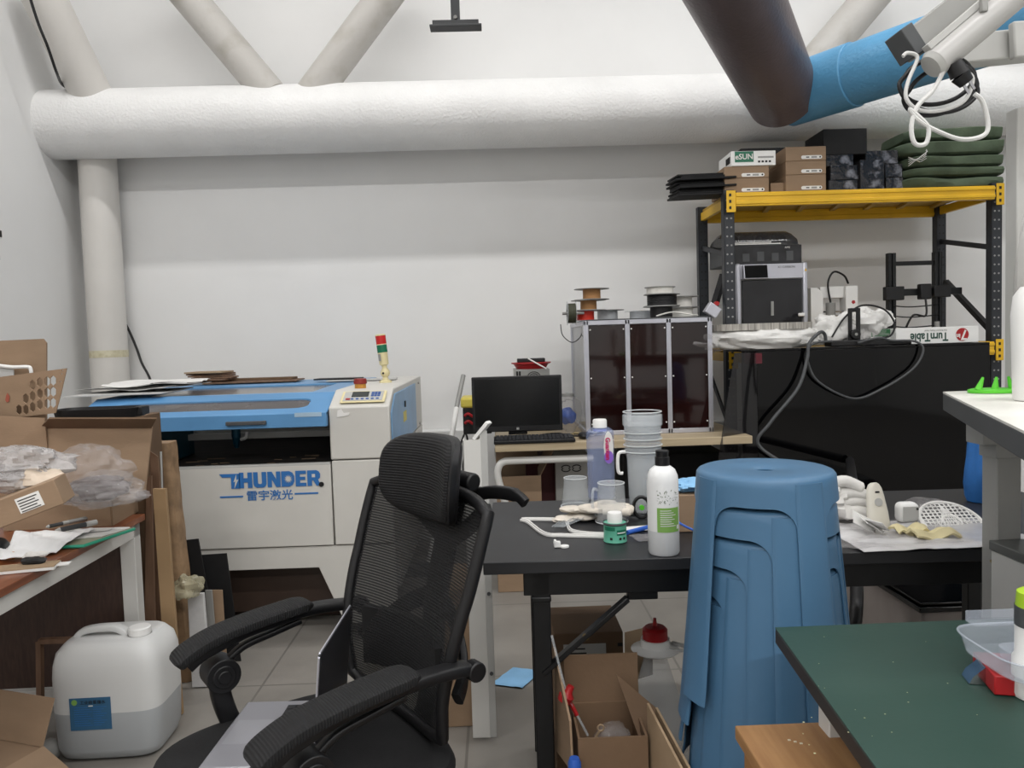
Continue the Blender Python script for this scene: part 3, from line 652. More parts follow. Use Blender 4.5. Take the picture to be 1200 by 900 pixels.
MB().rings(rr, True, True, loop=False).build('dome_lid', mat('smoked_dome', (58, 58, 60), .12, var=.08, alpha=.72), t2)
for k in range(4): MB().cyl((-AW/2+.06+k*AW/4.6, .16, .10), (-AW/2+.11+k*AW/4.6, .16, .10), .085, n=24).build('filament_spool', [BLACK, GREYM, BLACK, GREYD][k], t2)
MB().box(-AW/2+.02, AW*.25, -.004, .01, .112, .118).box(-AW/2+.02, AW*.12, -.004, .01, .121, .126).build('lid_edge', PAPER, t2)
ft = MB().box(-AW/2+.04, AW/2+.01, -.008, -.001, .0, .105).build('front_panel', mat('smoked_front', (44, 44, 47), .15, var=.3, ns=10), t2, bev=.003)
for k in range(4): MB().box(-AW/2+.10+k*.085, -AW/2+.14+k*.085, -.010, -.008, .015, .06+.01*(k % 2)).build('spool_glimpse', GREYD, ft)
text('AMS', .016, PAPER, ft, Matrix.Translation((AW*.33, -.0095, .09)) @ FRONT)
# small white engraver-like printer
YW = RF+.26
a, b = P(948, 368, YW), P(1003, 335, YW)
t = thing('desktop_printer', 'small white open-frame desktop printer behind the white plastic bag', 'printer', ((a.x+b.x)/2, YW, zM+.001)); W_ = b.x-a.x; H_ = b.z-zM
MB().prism([(-W_/2, 0), (-W_/2, H_*.98), (-W_/2+.04, H_*.98), (-W_/2+.075, H_*.9), (-W_/2+.075, 0)], 0, .09, Matrix.Translation((0, .06, 0)) @ FRONT).build('left_tower', WHITEP, t, bev=.004)
MB().box(W_/2-.075, W_/2, -.03, .06, 0, H_).build('right_tower', WHITEP, t, bev=.006)
MB().box(-W_/2+.07, W_/2-.06, .0, .06, H_*.8, H_).build('bridge', WHITEP, t, bev=.004)
MB().box(-W_/2-.02, W_/2+.02, -.05, .12, 0, .10).build('base', GREYM, t, bev=.004)
for z in (.33, .40): MB().cyl((-W_/2+.07, .0, H_*z+.06), (W_/2-.07, .0, H_*z+.06), .005, n=8).build('rail', CHROME, t)
MB().cyl((-.02, -.02, H_*.45), (-.02, -.02, H_*.72), .028, n=20).build('spindle', GREYM, t)
MB().cyl((W_/2-.03, -.032, H_*.72), (W_/2-.03, -.03, H_*.72), .012, n=5).build('red_emblem', RED, t)
MB().tube(spline([(-.02, -.02, H_*.72), (-.035, -.02, H_*1.05), (-.0, -.02, H_*1.24), (.07, .0, H_*1.18), (.11, .03, H_*1.05)]), .006).build('hose', BLACK, t)
# black gantry printer
YG = RF+.20
gx0, gx1 = P(1044, 350, YG).x, P(1098, 350, YG+.0).x; gz = P(1044, 297, YG).z
t = thing('gantry_printer', 'black open gantry 3D printer with no spool at the rack right side', 'printer', ((gx0+gx1)/2, YG, zM+.001)); hw = (gx1-gx0)/2; gh = gz-zM
MB().box(-hw-.0, hw+.13, -.14, .15, 0, .055).build('base', BLACK, t, bev=.006)
for x in (-hw, hw): MB().box(x-.022, x-.003, -.02, .02, .05, gh).box(x+.003, x+.022, -.02, .02, .05, gh).box(x-.004, x+.004, -.01, .01, .05, gh).build('upright', BMETAL, t, bev=.002)
MB().box(-hw, hw, -.008, .008, gh-.075, gh-.05).build('top_bar', BMETAL, t)
zx = gh*.56
MB().box(-hw-.04, hw+.13, -.035, -.015, zx-.02, zx+.02).build('cross_beam', BMETAL, t, bev=.002)
MB().box(-.0, .065, -.075, -.03, zx-.045, zx+.045).build('print_head', BLACK, t, bev=.006)
MB().box(hw-.05, hw+.05, -.06, -.02, zx-.035, zx+.035).build('carriage', BLACK, t, bev=.004); MB().box(-hw-.06, -hw+.05, -.06, -.02, zx-.045, zx+.035).build('carriage', BLACK, t, bev=.004)
MB().box(-hw+.05, hw+.1, -.13, .1, .055, .07).build('bed', BLACK, t)
MB().tube(spline([(.03, -.07, zx-.04), (.02, -.09, zx-.14), (-.06, -.1, .16), (-.1, -.08, .07)]), .006).build('wire', BLACK, t)
for z in (.10, .16, .22): MB().tube(spline([(-hw, -.03, z), (-.05, -.06, z-.01), (hw, -.02, z)]), .0035).build('wire', BLACK, t)
pc = MB().box(.09, .15, -.13, -.06, .07, .076).build('circuit_board', GREEN, t); MB().cyl((.08, -.1, .08), (.08, -.1, .12), .014, n=14).build('knob', GREYM, t)
# ================================================================== back desk, enclosures and things on them
YD = P(640, 520, 3.85).y
ya, yb = P(600, 524, 3.85), P(885, 515, 3.98)
DH = .765
BD = thing('work_desk', 'pale wooden desk with white tubular legs by the back wall', 'desk', (P(580, 524, 3.84).x, 3.84, 0), rz=.0)
DWd = fl-.045-BD.location.x
MB().box(0, DWd, 0, .95, DH-.04, DH).build('desktop', WOODP, BD, bev=.003)
def legframe(x):
    z0 = .025
    pts = [(x, .9, .5), (x, .92, .03)]
for yy_ in (.12, .84): MB().box(.06, DWd-.06, yy_, yy_+.03, DH-.058, DH-.04).build('rail', WHITEM, BD, bev=.003)
xb = P(612, 690, 3.9).x-BD.location.x
for y in (.06, .86):
    MB().tube(spline([(.5, y, DH-.095), (.12, y, DH-.095), (.04, y, DH-.10), (.012, y, DH-.135), (.012, y, DH-.19), (.04, y, DH-.30), (xb-.03, y, .22), (xb-.01, y, .12), (xb+.02, y, .05), (xb+.08, y, .022), (xb+.2, y, .02), (DWd-.1, y, .02)], 6), .019, 12).build('leg', WHITEM, BD)
# printer enclosure with three maroon doors
e0, e1 = P(690, 512, 4.05), P(834, 512, 4.05); ET = P(760, 374, 4.05).z
EW = e1.x-e0.x; EH = ET-DH
EN = thing('printer_enclosure', 'aluminium framed enclosure with three dark maroon acrylic doors', 'enclosure', (e0.x, 4.05, DH+.001), rz=.0)
ED = .72
for x in (0, EW/3, 2*EW/3, EW):
    MB().box(x-.012, x+.012, 0, .03, 0, EH).box(x-.003, x+.003, -.002, 0, 0, EH).build('frame_post', ALU, EN, bev=.002)
for x in (0, EW): MB().box(x-.012, x+.012, ED-.03, ED, 0, EH).build('frame_post', ALU, EN, bev=.002)
for z in (0.012, EH-.012):
    for y in (.015, ED-.015): MB().box(0, EW, y-.015, y+.015, z-.012, z+.012).build('frame_rail', ALU, EN, bev=.002)
    for x in (0, EW): MB().box(x-.012, x+.012, 0, ED, z-.012, z+.012).build('frame_rail', ALU, EN, bev=.002)
MB().box(-.0, EW, 0, ED, EH, EH+.006).build('top_plate', GREYD, EN)
MB().box(-.005, .0, .03, ED, .02, EH-.02).build('side_panel', mat('clear_grey_panel', (196, 198, 200), .1, var=.03, alpha=.6), EN)
MB().box(EW, EW+.005, .03, ED, .02, EH-.02).build('side_panel', MAROON, EN)
MB().box(.0, EW, ED-.006, ED, .02, EH-.02).build('back_panel', MAROON, EN)
for k in range(3):
    x0_, x1_ = EW*k/3+.013, EW*(k+1)/3-.013
    d = MB().box(x0_, x1_, .004, .010, .016, EH-.026).build('door', MAROON, EN, bev=.001)
    for xx in (x0_+.008, x1_-.008):
        for z in (.06, EH*.5, EH*.92): MB().cyl((xx, .0, z), (xx, .005, z), .004, n=10).build('screw', PAPER, d)
MB(RT((EW+.015, .0, EH+.035), ry=.6)).box(-.035, .035, -.02, .03, -.03, .03).build('corner_bracket', ALU, EN, bev=.004)
MB().cyl((EW+.035, -.02, EH+.07), (EW+.035, .01, EH+.07), .012, n=12).build('red_plug', RED, EN)
bpy.context.view_layer.update()
def EP(x, y, z=EH+.007): return EN.matrix_world @ V((x, y, z))
# filament spools
def spool_mesh(fr_, ff, w_, flange, fil, label, hub=None):
    t = thing('filament_spool', label, 'spool', group='filament spools on the maroon enclosure')
    MB().lathe([(.026, 0), (fr_, 0), (fr_, .003), (.026, .003), (.026, 0)], n=40).build('flange', flange, t)
    MB().lathe([(.026, w_-.003), (fr_, w_-.003), (fr_, w_), (.026, w_), (.026, w_-.003)], n=40).build('flange', flange, t)
    o = MB().lathe([(.026, .003)]+[(ff*(1-.02*(i % 2)), .003+(w_-.006)*i/14) for i in range(15)]+[(.026, w_-.003)], n=40).build('wound_filament', fil, t)
    return t
def spx(px, py, Y=4.3): q = P(px, py, Y); return q
zE = EP(.1, .1).z
WF = mat('white_filament', (226, 224, 218), .5, var=.04); BF = mat('black_filament', (22, 22, 24), .5, var=.1); KF = mat('cardboard_reel', (176, 130, 84), .7); GF = mat('grey_filament', (190, 194, 198), .5, var=.04)
CK = mat('grey_flange', (150, 150, 148), .5)
def sp(px, z, fr_, ff, w_, flange, fil, label, Y=4.30, sc=1):
    t = spool_mesh(fr_, ff, w_, flange, fil, label); q = P(px, 372, Y); t.location = (q.x, Y, z); return z+w_+.0005
z = sp(686, zE, .098, .05, .056, CLEAR2, REDB, 'bright red filament spool, lowest at the left of the enclosure top', Y=4.33)
z1 = z
z = sp(690, z1, .098, .046, .058, CK, KF, 'empty cardboard-cored spool on the red filament spool', Y=4.32)
z = sp(694, z, .098, .05, .062, CK, KF, 'empty cardboard-cored spool topmost of the left pile', Y=4.31)
z = sp(712, zE, .098, .06, .064, CK, GF, 'grey filament spool right of the red filament spool', Y=4.53)
z = sp(775, zE, .10, .062, .066, CK, BF, 'black filament spool, lowest in the right pile', Y=4.27)
z = sp(776, z, .10, .082, .066, CK, BF, 'thick black filament spool, second in the right pile', Y=4.27)
z = sp(774, z, .085, .075, .04, CK, WF, 'white filament spool topmost of the right pile', Y=4.27)
z = sp(797, zE, .098, .075, .062, CK, WF, 'white filament spool, lowest at the right rear of the pile', Y=4.46)
z = sp(799, z, .098, .06, .064, CK, WF, 'white filament spool standing on the white one at the right rear', Y=4.46)
z = sp(752, zE, .098, .07, .052, CLEAR2, GF, 'clear spool of pale filament wrapped in film, left of the black pile', Y=4.5)
q = EP(EW*.83, .1); o = MB().tube(spline([q+V((-.15, 0, .01)), q+V((-.05, .04, .03)), q+V((.03, -.02, .012)), q+V((.08, .02, .008))]), .004).build('loose_filament', WF); tag(o, 'loose white filament end lying by the enclosure top right corner', 'filament')
# olive spool hung on the left side
t = spool_mesh(.066, .055, .05, CLEAR2, OLFIL, 'olive filament spool hanging at the upper left side of the enclosure'); del t['group']
q = P(663, 367, 4.2); t.rotation_euler = (0, -PI/2, 0); t.location = (EP(-.05, .2).x+.02, 4.25, q.z)
for ch in [c for c in bpy.data.objects if c.parent == t]: pass
MB().cyl((0, 0, -.045), (0, 0, .075), .008, n=10).build('axle', GREYM, t)
cable('loose_filament', [q+V((-.03, 0, -.06)), q+V((-.02, 0, -.12)), q+V((.03, .0, -.16)), q+V((.08, .02, -.13)), q+V((.09, .05, -.08))], .0025, BF, 'thin dark filament strand looping below the olive spool', 'filament')
# ------------------------------------------------------------------ black glossy cabinet with things on it
b0, b1 = P(868, 410, 4.0), P(1160, 404, 4.0); BT = b0.z; BWd = b1.x-b0.x
BC = thing('black_cabinet', 'big glossy black acrylic cabinet standing in front of the rack', 'cabinet', (b0.x, 4.0, 0))
MB().box(.085, BWd, 0, .012, .0, BT-.012).build('front_panel', BLACKG, BC, bev=.002)
MB().box(0, BWd, 0, .27, BT-.012, BT).build('top_panel', BLACKG, BC, bev=.002)
MB().box(BWd-.01, BWd, .012, .27, 0, BT-.012).build('side_panel', BLACKG, BC)
MB().box(.09, BWd-.01, .258, .27, 0, BT-.012).build('back_panel', BLACKG, BC)
SMK = mat('smoked_clear_acrylic', (26, 24, 26), .06, var=.1, alpha=.62, spec=.8)
q0, q1 = P(868, 410, 4.0), P(842, 535, 3.82)
wl = V((q1.x-b0.x, -.18, 0)); wr = V((.083, -.002, 0)); wd_ = (wr-wl)
MB().slab([wl, wr, wr+V((0, 0, BT-.013)), wl+wd_*.45+V((0, 0, BT-.013)), wl+wd_*.02+V((0, 0, q1.z))], -.005).build('smoked_wing', SMK, BC, flat=True)
MB().box(.02, .11, -.006, -.001, BT-.075, BT-.02).build('maroon_flap', mat('maroon_flap', (96, 24, 38), .4), BC)
zB = BT+.001
def onB(px, py, Y): q = P(px, py, Y); q.z = zB; return q
# flat coil wrapped in film
q = onB(893, 410, 4.10)
t = thing('wrapped_coil', 'large flat coil wrapped in crumpled white film, overhanging the black cabinet', 'wrapped coil', q)
MB().bag((.01, -.01, .055), (.31, .125, .082), seed=4, amp=.14, freq=3.0, n=30, floor=.001).build('film_wrap', BAGW, t)
MB().lathe([(.15, .10), (.235, .10), (.235, .135), (.15, .135), (.15, .10)], n=48, M=Matrix.Diagonal((1.15, .5, 1, 1))).build('coil_edge', mat('coil_edge', (196, 192, 184), .5, ns=60, col2=(120, 116, 110), stretch=(3, 3, .1)), t)
MB().bag((-.29, -.0, .035), (.10, .08, .07), seed=9, amp=.4, freq=3, n=16).build('film_tail', BAGC, t)
# white plastic bag
q = onB(998, 395, 4.16)
t = thing('plastic_bag', 'crumpled white plastic bag lying in front of the small white printer', 'bag', q)
MB().bag((-.09, .0, .085), (.13, .07, .10), seed=2, amp=.35, freq=2.6, n=24, floor=.001).bag((.10, .01, .115), (.14, .07, .09), seed=6, amp=.4, freq=2.4, n=24, floor=.001).build('bag_body', BAGW, t)
MB().bag((.08, -.02, .05), (.15, .05, .05), seed=16, amp=.4, freq=3, n=20, floor=.001).build('clear_bag', BAGC, t)
# slotted phone holder + black tray
q = onB(1001, 400, 4.05)
t = thing('device_stand', 'black slotted upright bracket with round knob on a black base', 'stand', q)
MB().box(-.14, .15, -.035, .05, 0, .032).build('base', BLACK, t, bev=.006)
zz = .032
MB().box(-.032, -.012, -.006, .006, zz, .20).box(.012, .032, -.006, .006, zz, .20).box(-.012, .012, -.006, .006, zz, .06).box(-.012, .012, -.006, .006, .18, .20).build('slotted_bracket', BLACK, t, bev=.002)
MB().cyl((.0, -.024, .062), (.0, -.006, .062), .026, n=24).build('knob', BLACK, t, bev=.003); MB().cyl((.0, -.026, .062), (.0, -.024, .062), .008, n=12).build('knob_screw', GREYM, t)
q = onB(1042, 402, 4.03)
o = MB().box(-.11, .11, -.02, .02, 0, .026).build('power_adapter', BLACK, bev=.006); place(o, q, -.04); tag(o, 'flat black power adapter right of the slotted bracket base', 'adapter')
# turntable box, lettering upside down
q = onB(1098, 400, 4.06); a_, b_ = P(1050, 400, 4.06), P(1147, 378, 4.06); W_ = b_.x-a_.x; H_ = b_.z-a_.z
t = thing('product_box', 'white box with upside-down TurnTable lettering and red disc on black cabinet', 'box', ((a_.x+b_.x)/2, 4.06, zB))
MB().box(-W_/2, W_/2, 0, .16, 0, H_).build('box_body', WHITEP, t, bev=.002)
UP = Matrix.Rotation(PI, 4, 'Z')
text('TurnTable', .062, mat('letter_green', (36, 74, 62), .6), t, Matrix.Translation((-W_*.10, -.001, H_*.42)) @ FRONT @ UP, 'lettering', bold=.0016, sx=.78)
rd = MB().cyl((W_*.30, -.0015, H_*.5), (W_*.30, 0, H_*.5), H_*.40, n=36).build('red_disc', RED, t)
text('7', .075, PAPER, rd, Matrix.Translation((W_*.32, -.002, H_*.5)) @ FRONT @ UP, 'lettering', bold=.0016, sx=.9); text('in', .032, PAPER, rd, Matrix.Translation((W_*.25, -.002, H_*.42)) @ FRONT @ UP, 'lettering', bold=.001)
text('Live Rotation Display Stand', .012, GREYM, t, Matrix.Translation((-W_*.02, -.001, H_*.80)) @ FRONT @ UP, 'lettering', sx=.9)
q = onB(1034, 401, 4.12); o = thing('product_box', 'green and white box half hidden behind the TurnTable box', 'box', q)
MB().box(-.06, .07, 0, .07, 0, .085).build('box_body', WHITEP, o, bev=.002); MB().box(-.06, .07, -.001, .0, .045, .085).build('green_band', mat('box_green', (52, 110, 70), .5), o); MB().cyl((-.0, -.0015, .022), (-.0, 0, .022), .018, n=18).build('dark_disc', INK, o)
# cables over the black front
cable('power_cable', [P(950, 560, 3.86), P(890, 523, 3.93), P(903, 495, 3.93), P(935, 455, 3.94), P(946, 420, 3.96), P(948, 403, 3.97), P(960, 390, 4.0), P(966, 391, 4.02), P(968, 401, 4.03)], .009, GREYD, 'thick black cable hanging down over the black cabinet front', k=10)
cable('power_cable', [P(975, 402, 4.0)+V((0,0,.01)), P(955, 402, 3.985), P(947, 410, 3.975), P(947, 425, 3.97), P(960, 448, 3.97), P(1000, 467, 3.97), P(1035, 455, 3.97), P(1070, 432, 3.97), P(1082, 410, 3.97), P(1072, 400, 3.985), P(1045, 399, 4.0), P(1030, 396, 4.0), P(1005, 402, 4.0)], .006, GREYD, 'thin black cable looping across the black cabinet front', k=10)
cable('power_cable', [P(975, 395, 4.08), P(990, 372, 4.09), P(1010, 358, 4.09), P(1035, 362, 4.08), P(1048, 378, 4.05), P(1044, 393, 4.03), P(1030, 396, 4.02)], .005, BLACK, 'black cable arching over the slotted bracket', k=10)
# low grey cabinet under the black table, seen behind
a, b = P(1081, 712, 2.52), P(1200, 712, 2.52)
t = thing('low_machine', 'low grey machine with a glossy black top behind the blue stools', 'machine', (a.x, 2.52, 0)); zz = P(1081, 706, 2.52).z
MB().box(-.0, .9, 0, .8, .04, zz-.03).build('body', mat('greige_metal', (142, 134, 130), .5), t, bev=.01)
MB().box(-.02, .92, -.02, .82, zz-.03, zz-.012).box(-.01, .91, -.01, .81, zz-.008, zz).build('top', BLACKG, t, bev=.003)
a = P(1015, 735, 2.9)
cable('hose', [PH(975, 800, .02), PH(990, 792, .03), P(1000, 745, 2.55), P(1004, 700, 2.6), P(1002, 660, 2.65), P(1000, 600, 2.65), P(998, 560, 3.2), P(996, 540, 3.97)], .022, BLACK, 'thick black hose running down behind the blue stools', 'hose', n=14)
# ------------------------------------------------------------------ on the back desk
def onD(px, py, Y): q = P(px, py, Y); q.z = DH+.001; return q
q = onD(607, 505, 4.02)
t = thing('monitor', 'black widescreen computer monitor standing on the pale desk', 'monitor', q, rz=-.02)
mz0, mz1 = P(607, 506, 4.0).z-q.z, P(607, 441, 4.0).z-q.z; mw = (P(660, 470, 4.0).x-P(554, 470, 4.0).x)/2
MB().box(-mw, mw, -.0, .035, mz0, mz1).build('bezel', BLACK, t, bev=.004)
MB().box(-mw+.014, mw-.014, -.0015, .0, mz0+.03, mz1-.014).build('screen', mat('screen_off', (14, 15, 16), .2), t)
MB().box(-.05, .05, .03, .055, .02, mz1*.6).build('stand_neck', BLACK, t, bev=.004)
MB().lathe([(0, 0), (.11, 0), (.11, .008), (.05, .018), (0, .02)], n=36, M=Matrix.Diagonal((1, .8, 1, 1))).build('stand_foot', BLACK, t)
MB().box(-.007, .007, -.0015, 0, mz0+.009, mz0+.021).build('maker_emblem', GREYM, t)
q = onD(626, 522, 3.90)
t = thing('keyboard', 'long black computer keyboard in front of the monitor', 'keyboard', q, rz=.0)
kw = (P(677, 522, 3.9).x-P(583, 522, 3.9).x)/2
MB(Matrix.Rotation(.06, 4, 'X')).box(-kw, kw, -.07, .07, .003, .02).build('keyboard_case', BLACK, t, bev=.004)
km = MB(Matrix.Rotation(.06, 4, 'X'))
for j in range(5):
    for i in range(19): km.box(-kw+.012+i*(2*kw-.024)/19, -kw+.012+(i+.84)*(2*kw-.024)/19, -.058+j*.023, -.04+j*.023, .02, .028)
ko = km.build('keys', mat('key_dark_grey', (46, 47, 50), .5), t); ko['kind'] = 'stuff'
q = onD(684, 520, 3.95); o = MB().bag((0, 0, .016), (.03, .05, .018), amp=0, n=12, floor=.001).build('mouse', BLACK); place(o, q); tag(o, 'small black computer mouse right of the keyboard', 'mouse')
# pc + red tray behind the monitor
a, b = P(604, 470, 4.35), P(644, 432, 4.35)
t = thing('power_unit', 'grey metal box with round fan grille behind the monitor', 'computer part', ((a.x+b.x)/2, 4.35, DH+.001)); hh = b.z-DH-.001; ww = (b.x-a.x)/2
MB().box(-ww, ww, 0, .3, 0, hh).build('case', GREYM, t, bev=.003)
for r_ in (.03, .02, .01): MB().tube([(.01+r_*1.2*math.cos(k*PI/12), -.002, hh-.045+r_*math.sin(k*PI/12)) for k in range(24)], .002, 6, True).build('fan_grille', BLACK, t)
for x in (-.06, -.045): MB().box(x-ww*.3, x+.01-ww*.3, -.002, 0, hh-.04, hh-.01).build('vent', BLACK, t)
q = V(((a.x+b.x)/2, 4.45, DH+.002+hh))
t = thing('red_tray', 'round-cornered red plastic tray on the grey metal box', 'tray', q)
MB().lathe([(0, 0), (.085, 0), (.10, .025), (.115, .03), (.115, .036), (.097, .036), (.083, .004), (0, .004)], n=36).build('tray_body', RED, t)
o = MB().box(-.08, .08, -.04, .05, .0, .022).build('black_case', BLACK, bev=.004); place(o, q+V((0, 0, .037))); tag(o, 'flat black case lying on the red tray', 'case')
cable('white_strap', [q+V((-.02, -.10, .06)), q+V((.03, -.12, .03)), q+V((.08, -.125, .0))], .004, PAPER, 'thin white strap lying across the red tray', 'strap')
# yellow/black box at the far left of the desk
a, b = P(543, 505, 4.3), P(556, 466, 4.3)
t = thing('tool_case', 'black tool case with yellow lid half hidden behind the monitor', 'case', (a.x, 4.3, DH+.001)); hh = b.z-DH
MB().box(0, .16, 0, .2, 0, hh*.72).build('case_body', BLACK, t, bev=.006); MB().box(-.01, .17, -.01, .21, hh*.72, hh).build('case_lid', mat('lid_yellow', (214, 196, 84), .45), t, bev=.012)
for z in (.3, .5): MB().tube(spline([(.01, -.003, hh*z), (.03, -.006, hh*(z+.06)), (.06, -.003, hh*(z-.02)), (.09, -.004, hh*(z+.05))]), .008).build('red_clip', RED, t)
# clear bags/bottles between monitor and enclosure
for i, (px, s_, lb) in enumerate(((668, .75, 'small clear bag of bottles right of the monitor'), (684, 1, 'clear bag of blue-tinted bottles beside the enclosure'))):
    q = onD(px, 500, 4.2-.1*i+.15); q.x = min(q.x, EP(0, 0).x-.09)-.08*(1-i)
    t = thing('bottle_bag', lb, 'bag', q)
    MB().bag((0, 0, .10*s_), (.075*s_, .06, .11*s_), seed=i+3, amp=.25, n=18, floor=.001).build('bag_film', BAGC, t)
    MB().bag((.0, .01, .09*s_), (.045*s_, .04, .05*s_), seed=i+8, amp=.2, n=14, floor=.002).build('blue_contents', BLUE if i else GREYM, t)
    MB().lathe([(.0, .2*s_), (.04*s_, .2*s_), (.038*s_, .215*s_), (0, .22*s_)], n=20).build('bag_knot', GREYM, t)
r = random.Random(5)
for i in range(3):
    y_ = 3.98+.05*i; x0_ = P(640, 500, y_).x
    pts = [V((x0_+.04*k+r.uniform(-.02, .02), y_+r.uniform(-.05, .05), DH+.006+r.uniform(0, .015))) for k in range(8)]
    cable('desk_cable', pts, .004, [BLACK, mat('tan_cable', (160, 146, 110), .5), BLACK][i], ['black cable tangled behind the keyboard', 'tan cable lying under the monitor', 'black cable curling beside the mouse'][i])
# white box under the desk and clutter
def carton(name, label, px0, px1, py0, py1, Y, depth, m, zb=0.001, rz=0, flaps=(), cat='box'):
    a, b = P(px0, py1, Y), P(px1, py0, Y); W_ = b.x-a.x; H_ = b.z-zb
    t = thing(name, label, cat, ((a.x+b.x)/2, Y, zb), rz=rz); th = .005
    MB().box(-W_/2, W_/2, 0, depth, 0, th).box(-W_/2, W_/2, 0, th, th, H_).box(-W_/2, W_/2, depth-th, depth, th, H_).box(-W_/2, -W_/2+th, th, depth-th, th, H_).box(W_/2-th, W_/2, th, depth-th, th, H_).build('box_body', m, t)
    for side, ang, ln in flaps:
        M_ = {'front': RT((0, 0, H_), rx=-ang), 'back': RT((0, depth, H_), rx=ang), 'left': RT((-W_/2, depth/2, H_), ry=-ang), 'right': RT((W_/2, depth/2, H_), ry=ang)}[side]
        f = {'front': (-W_/2, W_/2, 0, th, 0, ln), 'back': (-W_/2, W_/2, -th, 0, 0, ln), 'left': (0, th, -depth/2, depth/2, 0, ln), 'right': (-th, 0, -depth/2, depth/2, 0, ln)}[side]
        MB(M_).box(*f).build('flap', m, t)
    return t, W_, H_
t_, W__, H__ = carton('cardboard_box', 'open tan cardboard box standing under the left end of the pale desk', 586, 634, 557, 700, 4.05, .35, CARD, flaps=(('right', .5, .18), ('back', .1, .12)))
t, W_, H_, D_ = bx('white_carton', 'white carton with cut-out puzzle marks stored under the pale desk', 'box', 652, 692, 535, 600, 4.25, .3, GREYL, None, .001)
for x in (-.04, .02): MB().tube([(x+.022*math.cos(k*PI/8)*(1.2 if k % 4 else .7), -D_/2-.001, H_*.9+.018*math.sin(k*PI/8)) for k in range(16)], .003, 6, True).build('puzzle_mark', INK, t)
bx('dark_red_crate', 'dark red crate under the pale desk behind the tan box', 'crate', 618, 652, 536, 600, 4.3, .3, REDDK, None, .001)
bx('black_speaker', 'black box under the pale desk behind the clear containers', 'box', 735, 850, 530, 690, 4.25, .35, BLACKM, None, .001)
bx('low_carton', 'grey low carton on the floor behind the black table brace', 'box', 640, 735, 672, 690, 4.35, .3, GREYD, None, .001)

# leaning broom pole
t = thing('broom', 'grey and white broom handle leaning against the back wall', 'broom', P(527, 515, 4.5))
a, m_, c_ = P(543, 440, 4.93), P(535, 478, 4.78), P(502, 680, 4.2); c_.z = .02
loc = t.location.copy()
MB().cyl(a-loc, m_-loc, .015, n=14).build('upper_handle', GREYM, t); MB().cyl(m_-loc, c_-loc, .017, n=14).build('lower_handle', WHITEP, t)
MB().box(-.14, .14, -.03, .03, -.02+c_.z-loc.z, .05+c_.z-loc.z, Matrix.Translation((c_.x-loc.x, c_.y-loc.y, 0))).build('broom_head', GREYD, t, bev=.01)
cable('power_cable', [P(540, 520, 4.6), P(545, 508, 4.5), P(548, 520, 4.4), P(543, 545, 4.4), P(545, 575, 4.4)], .006, BLACK, 'black cable hanging down at the left end of the pale desk')
# ================================================================== black folding table
TH = .78
tl0, tl1 = PH(566, 660, TH), PH(597, 588, TH)
TX0, TY0 = tl0.x, tl0.y; TYD = .66; TW = 1.60
BTB = thing('folding_table', 'black folding work table covered in small things, left of and behind the blue stools', 'table', (TX0, TY0, 0), rz=-.03)
MB().box(0, TW, 0, TYD, TH-.028, TH).build('tabletop', mat('black_laminate', (36, 37, 40), .42, var=.08, ns=8), BTB, bev=.002)
MB().box(.09, TW-.09, .02, .045, TH-.085, TH-.028).box(.09, TW-.09, TYD-.045, TYD-.02, TH-.085, TH-.028).build('apron', BMETAL, BTB, bev=.002)
for x in (.13, TW-.13):
    for y in (.035, TYD-.035):
        MB().box(x-.021, x+.021, y-.015, y+.02, .0, TH-.03).box(x-.023, x+.023, y-.02, y+.022, TH-.10, TH-.088).build('leg', BMETAL, BTB, bev=.003)
    MB().box(x-.015, x+.015, .05, TYD-.05, .12, .15).build('leg_stretcher', BMETAL, BTB, bev=.002)
for s_, x in ((1, .13), (-1, TW-.13)):
    for y in (.03, TYD-.03):
        MB().bar((x, y, TH-.27), (x+s_*.20, y, TH-.10), .012, .026, up=(0, 1, 0)).build('folding_brace', BMETAL, BTB, bev=.002)
        MB().cyl((x+s_*.10, y-.012, TH-.185), (x+s_*.10, y-.006, TH-.185), .008, n=10).build('rivet', mat('brass_worn', (120, 104, 70), .4, metal=.6), BTB)
for y in (.03,):
    MB().box(.33, .40, y, y+.03, TH-.105, TH-.085).build('hinge_block', BMETAL, BTB, bev=.003)
MB().tube([(.62, .40, TH-.03), (.62, .42, .42), (.655, .42, .40)], .012).build('hanging_leg', BMETAL, BTB)
T1 = TH+.001
def onT(px, py): q = PH(px, py, T1); return q
# cups, jug, bucket, bottles -------------------------------------------------
def pxr(dpx, Y): return dpx/900*Y/2
q = onT(675, 594); r_ = pxr(34, q.y)
t = thing('plastic_cup', 'clear plastic cup turned upside down left of the tall blue-tinted bottle', 'cup', q)
MB().lathe([(r_, 0), (r_*1.06, .002), (r_, .006), (r_*.80, .082), (r_*.82, .088), (r_*.76, .09), (0, .088)], n=40).build('cup_body', CLEAR, t, solid=.0012)
MB().tube([(r_*1.04*math.cos(k*PI/20), r_*1.04*math.sin(k*PI/20), .004) for k in range(40)], .0016, 6, True).build('rim', mat('rim_white', (226, 230, 232), .3, alpha=.7), t)
MB().tube([(r_*.79*math.cos(k*PI/20), r_*.79*math.sin(k*PI/20), .088) for k in range(40)], .0014, 6, True).build('base_edge', _mats['rim_white'], t)
q = onT(705, 584); r_ = pxr(33, q.y)
t = thing('water_bottle', 'tall ribbed blue-tinted bottle with white cap and pink lettered label', 'bottle', q)
prof = [(0, .0), (r_*.9, 0), (r_, .008)]
for i in range(12): prof += [(r_*(1 if i % 2 else .95), .012+i*.0135)]
prof += [(r_, .20), (r_*.98, .212), (r_*.7, .222), (r_*.42, .226), (r_*.42, .24)]
MB().lathe(prof, n=8).build('bottle_body', BLUEPET, t, solid=.001, bev=.003)
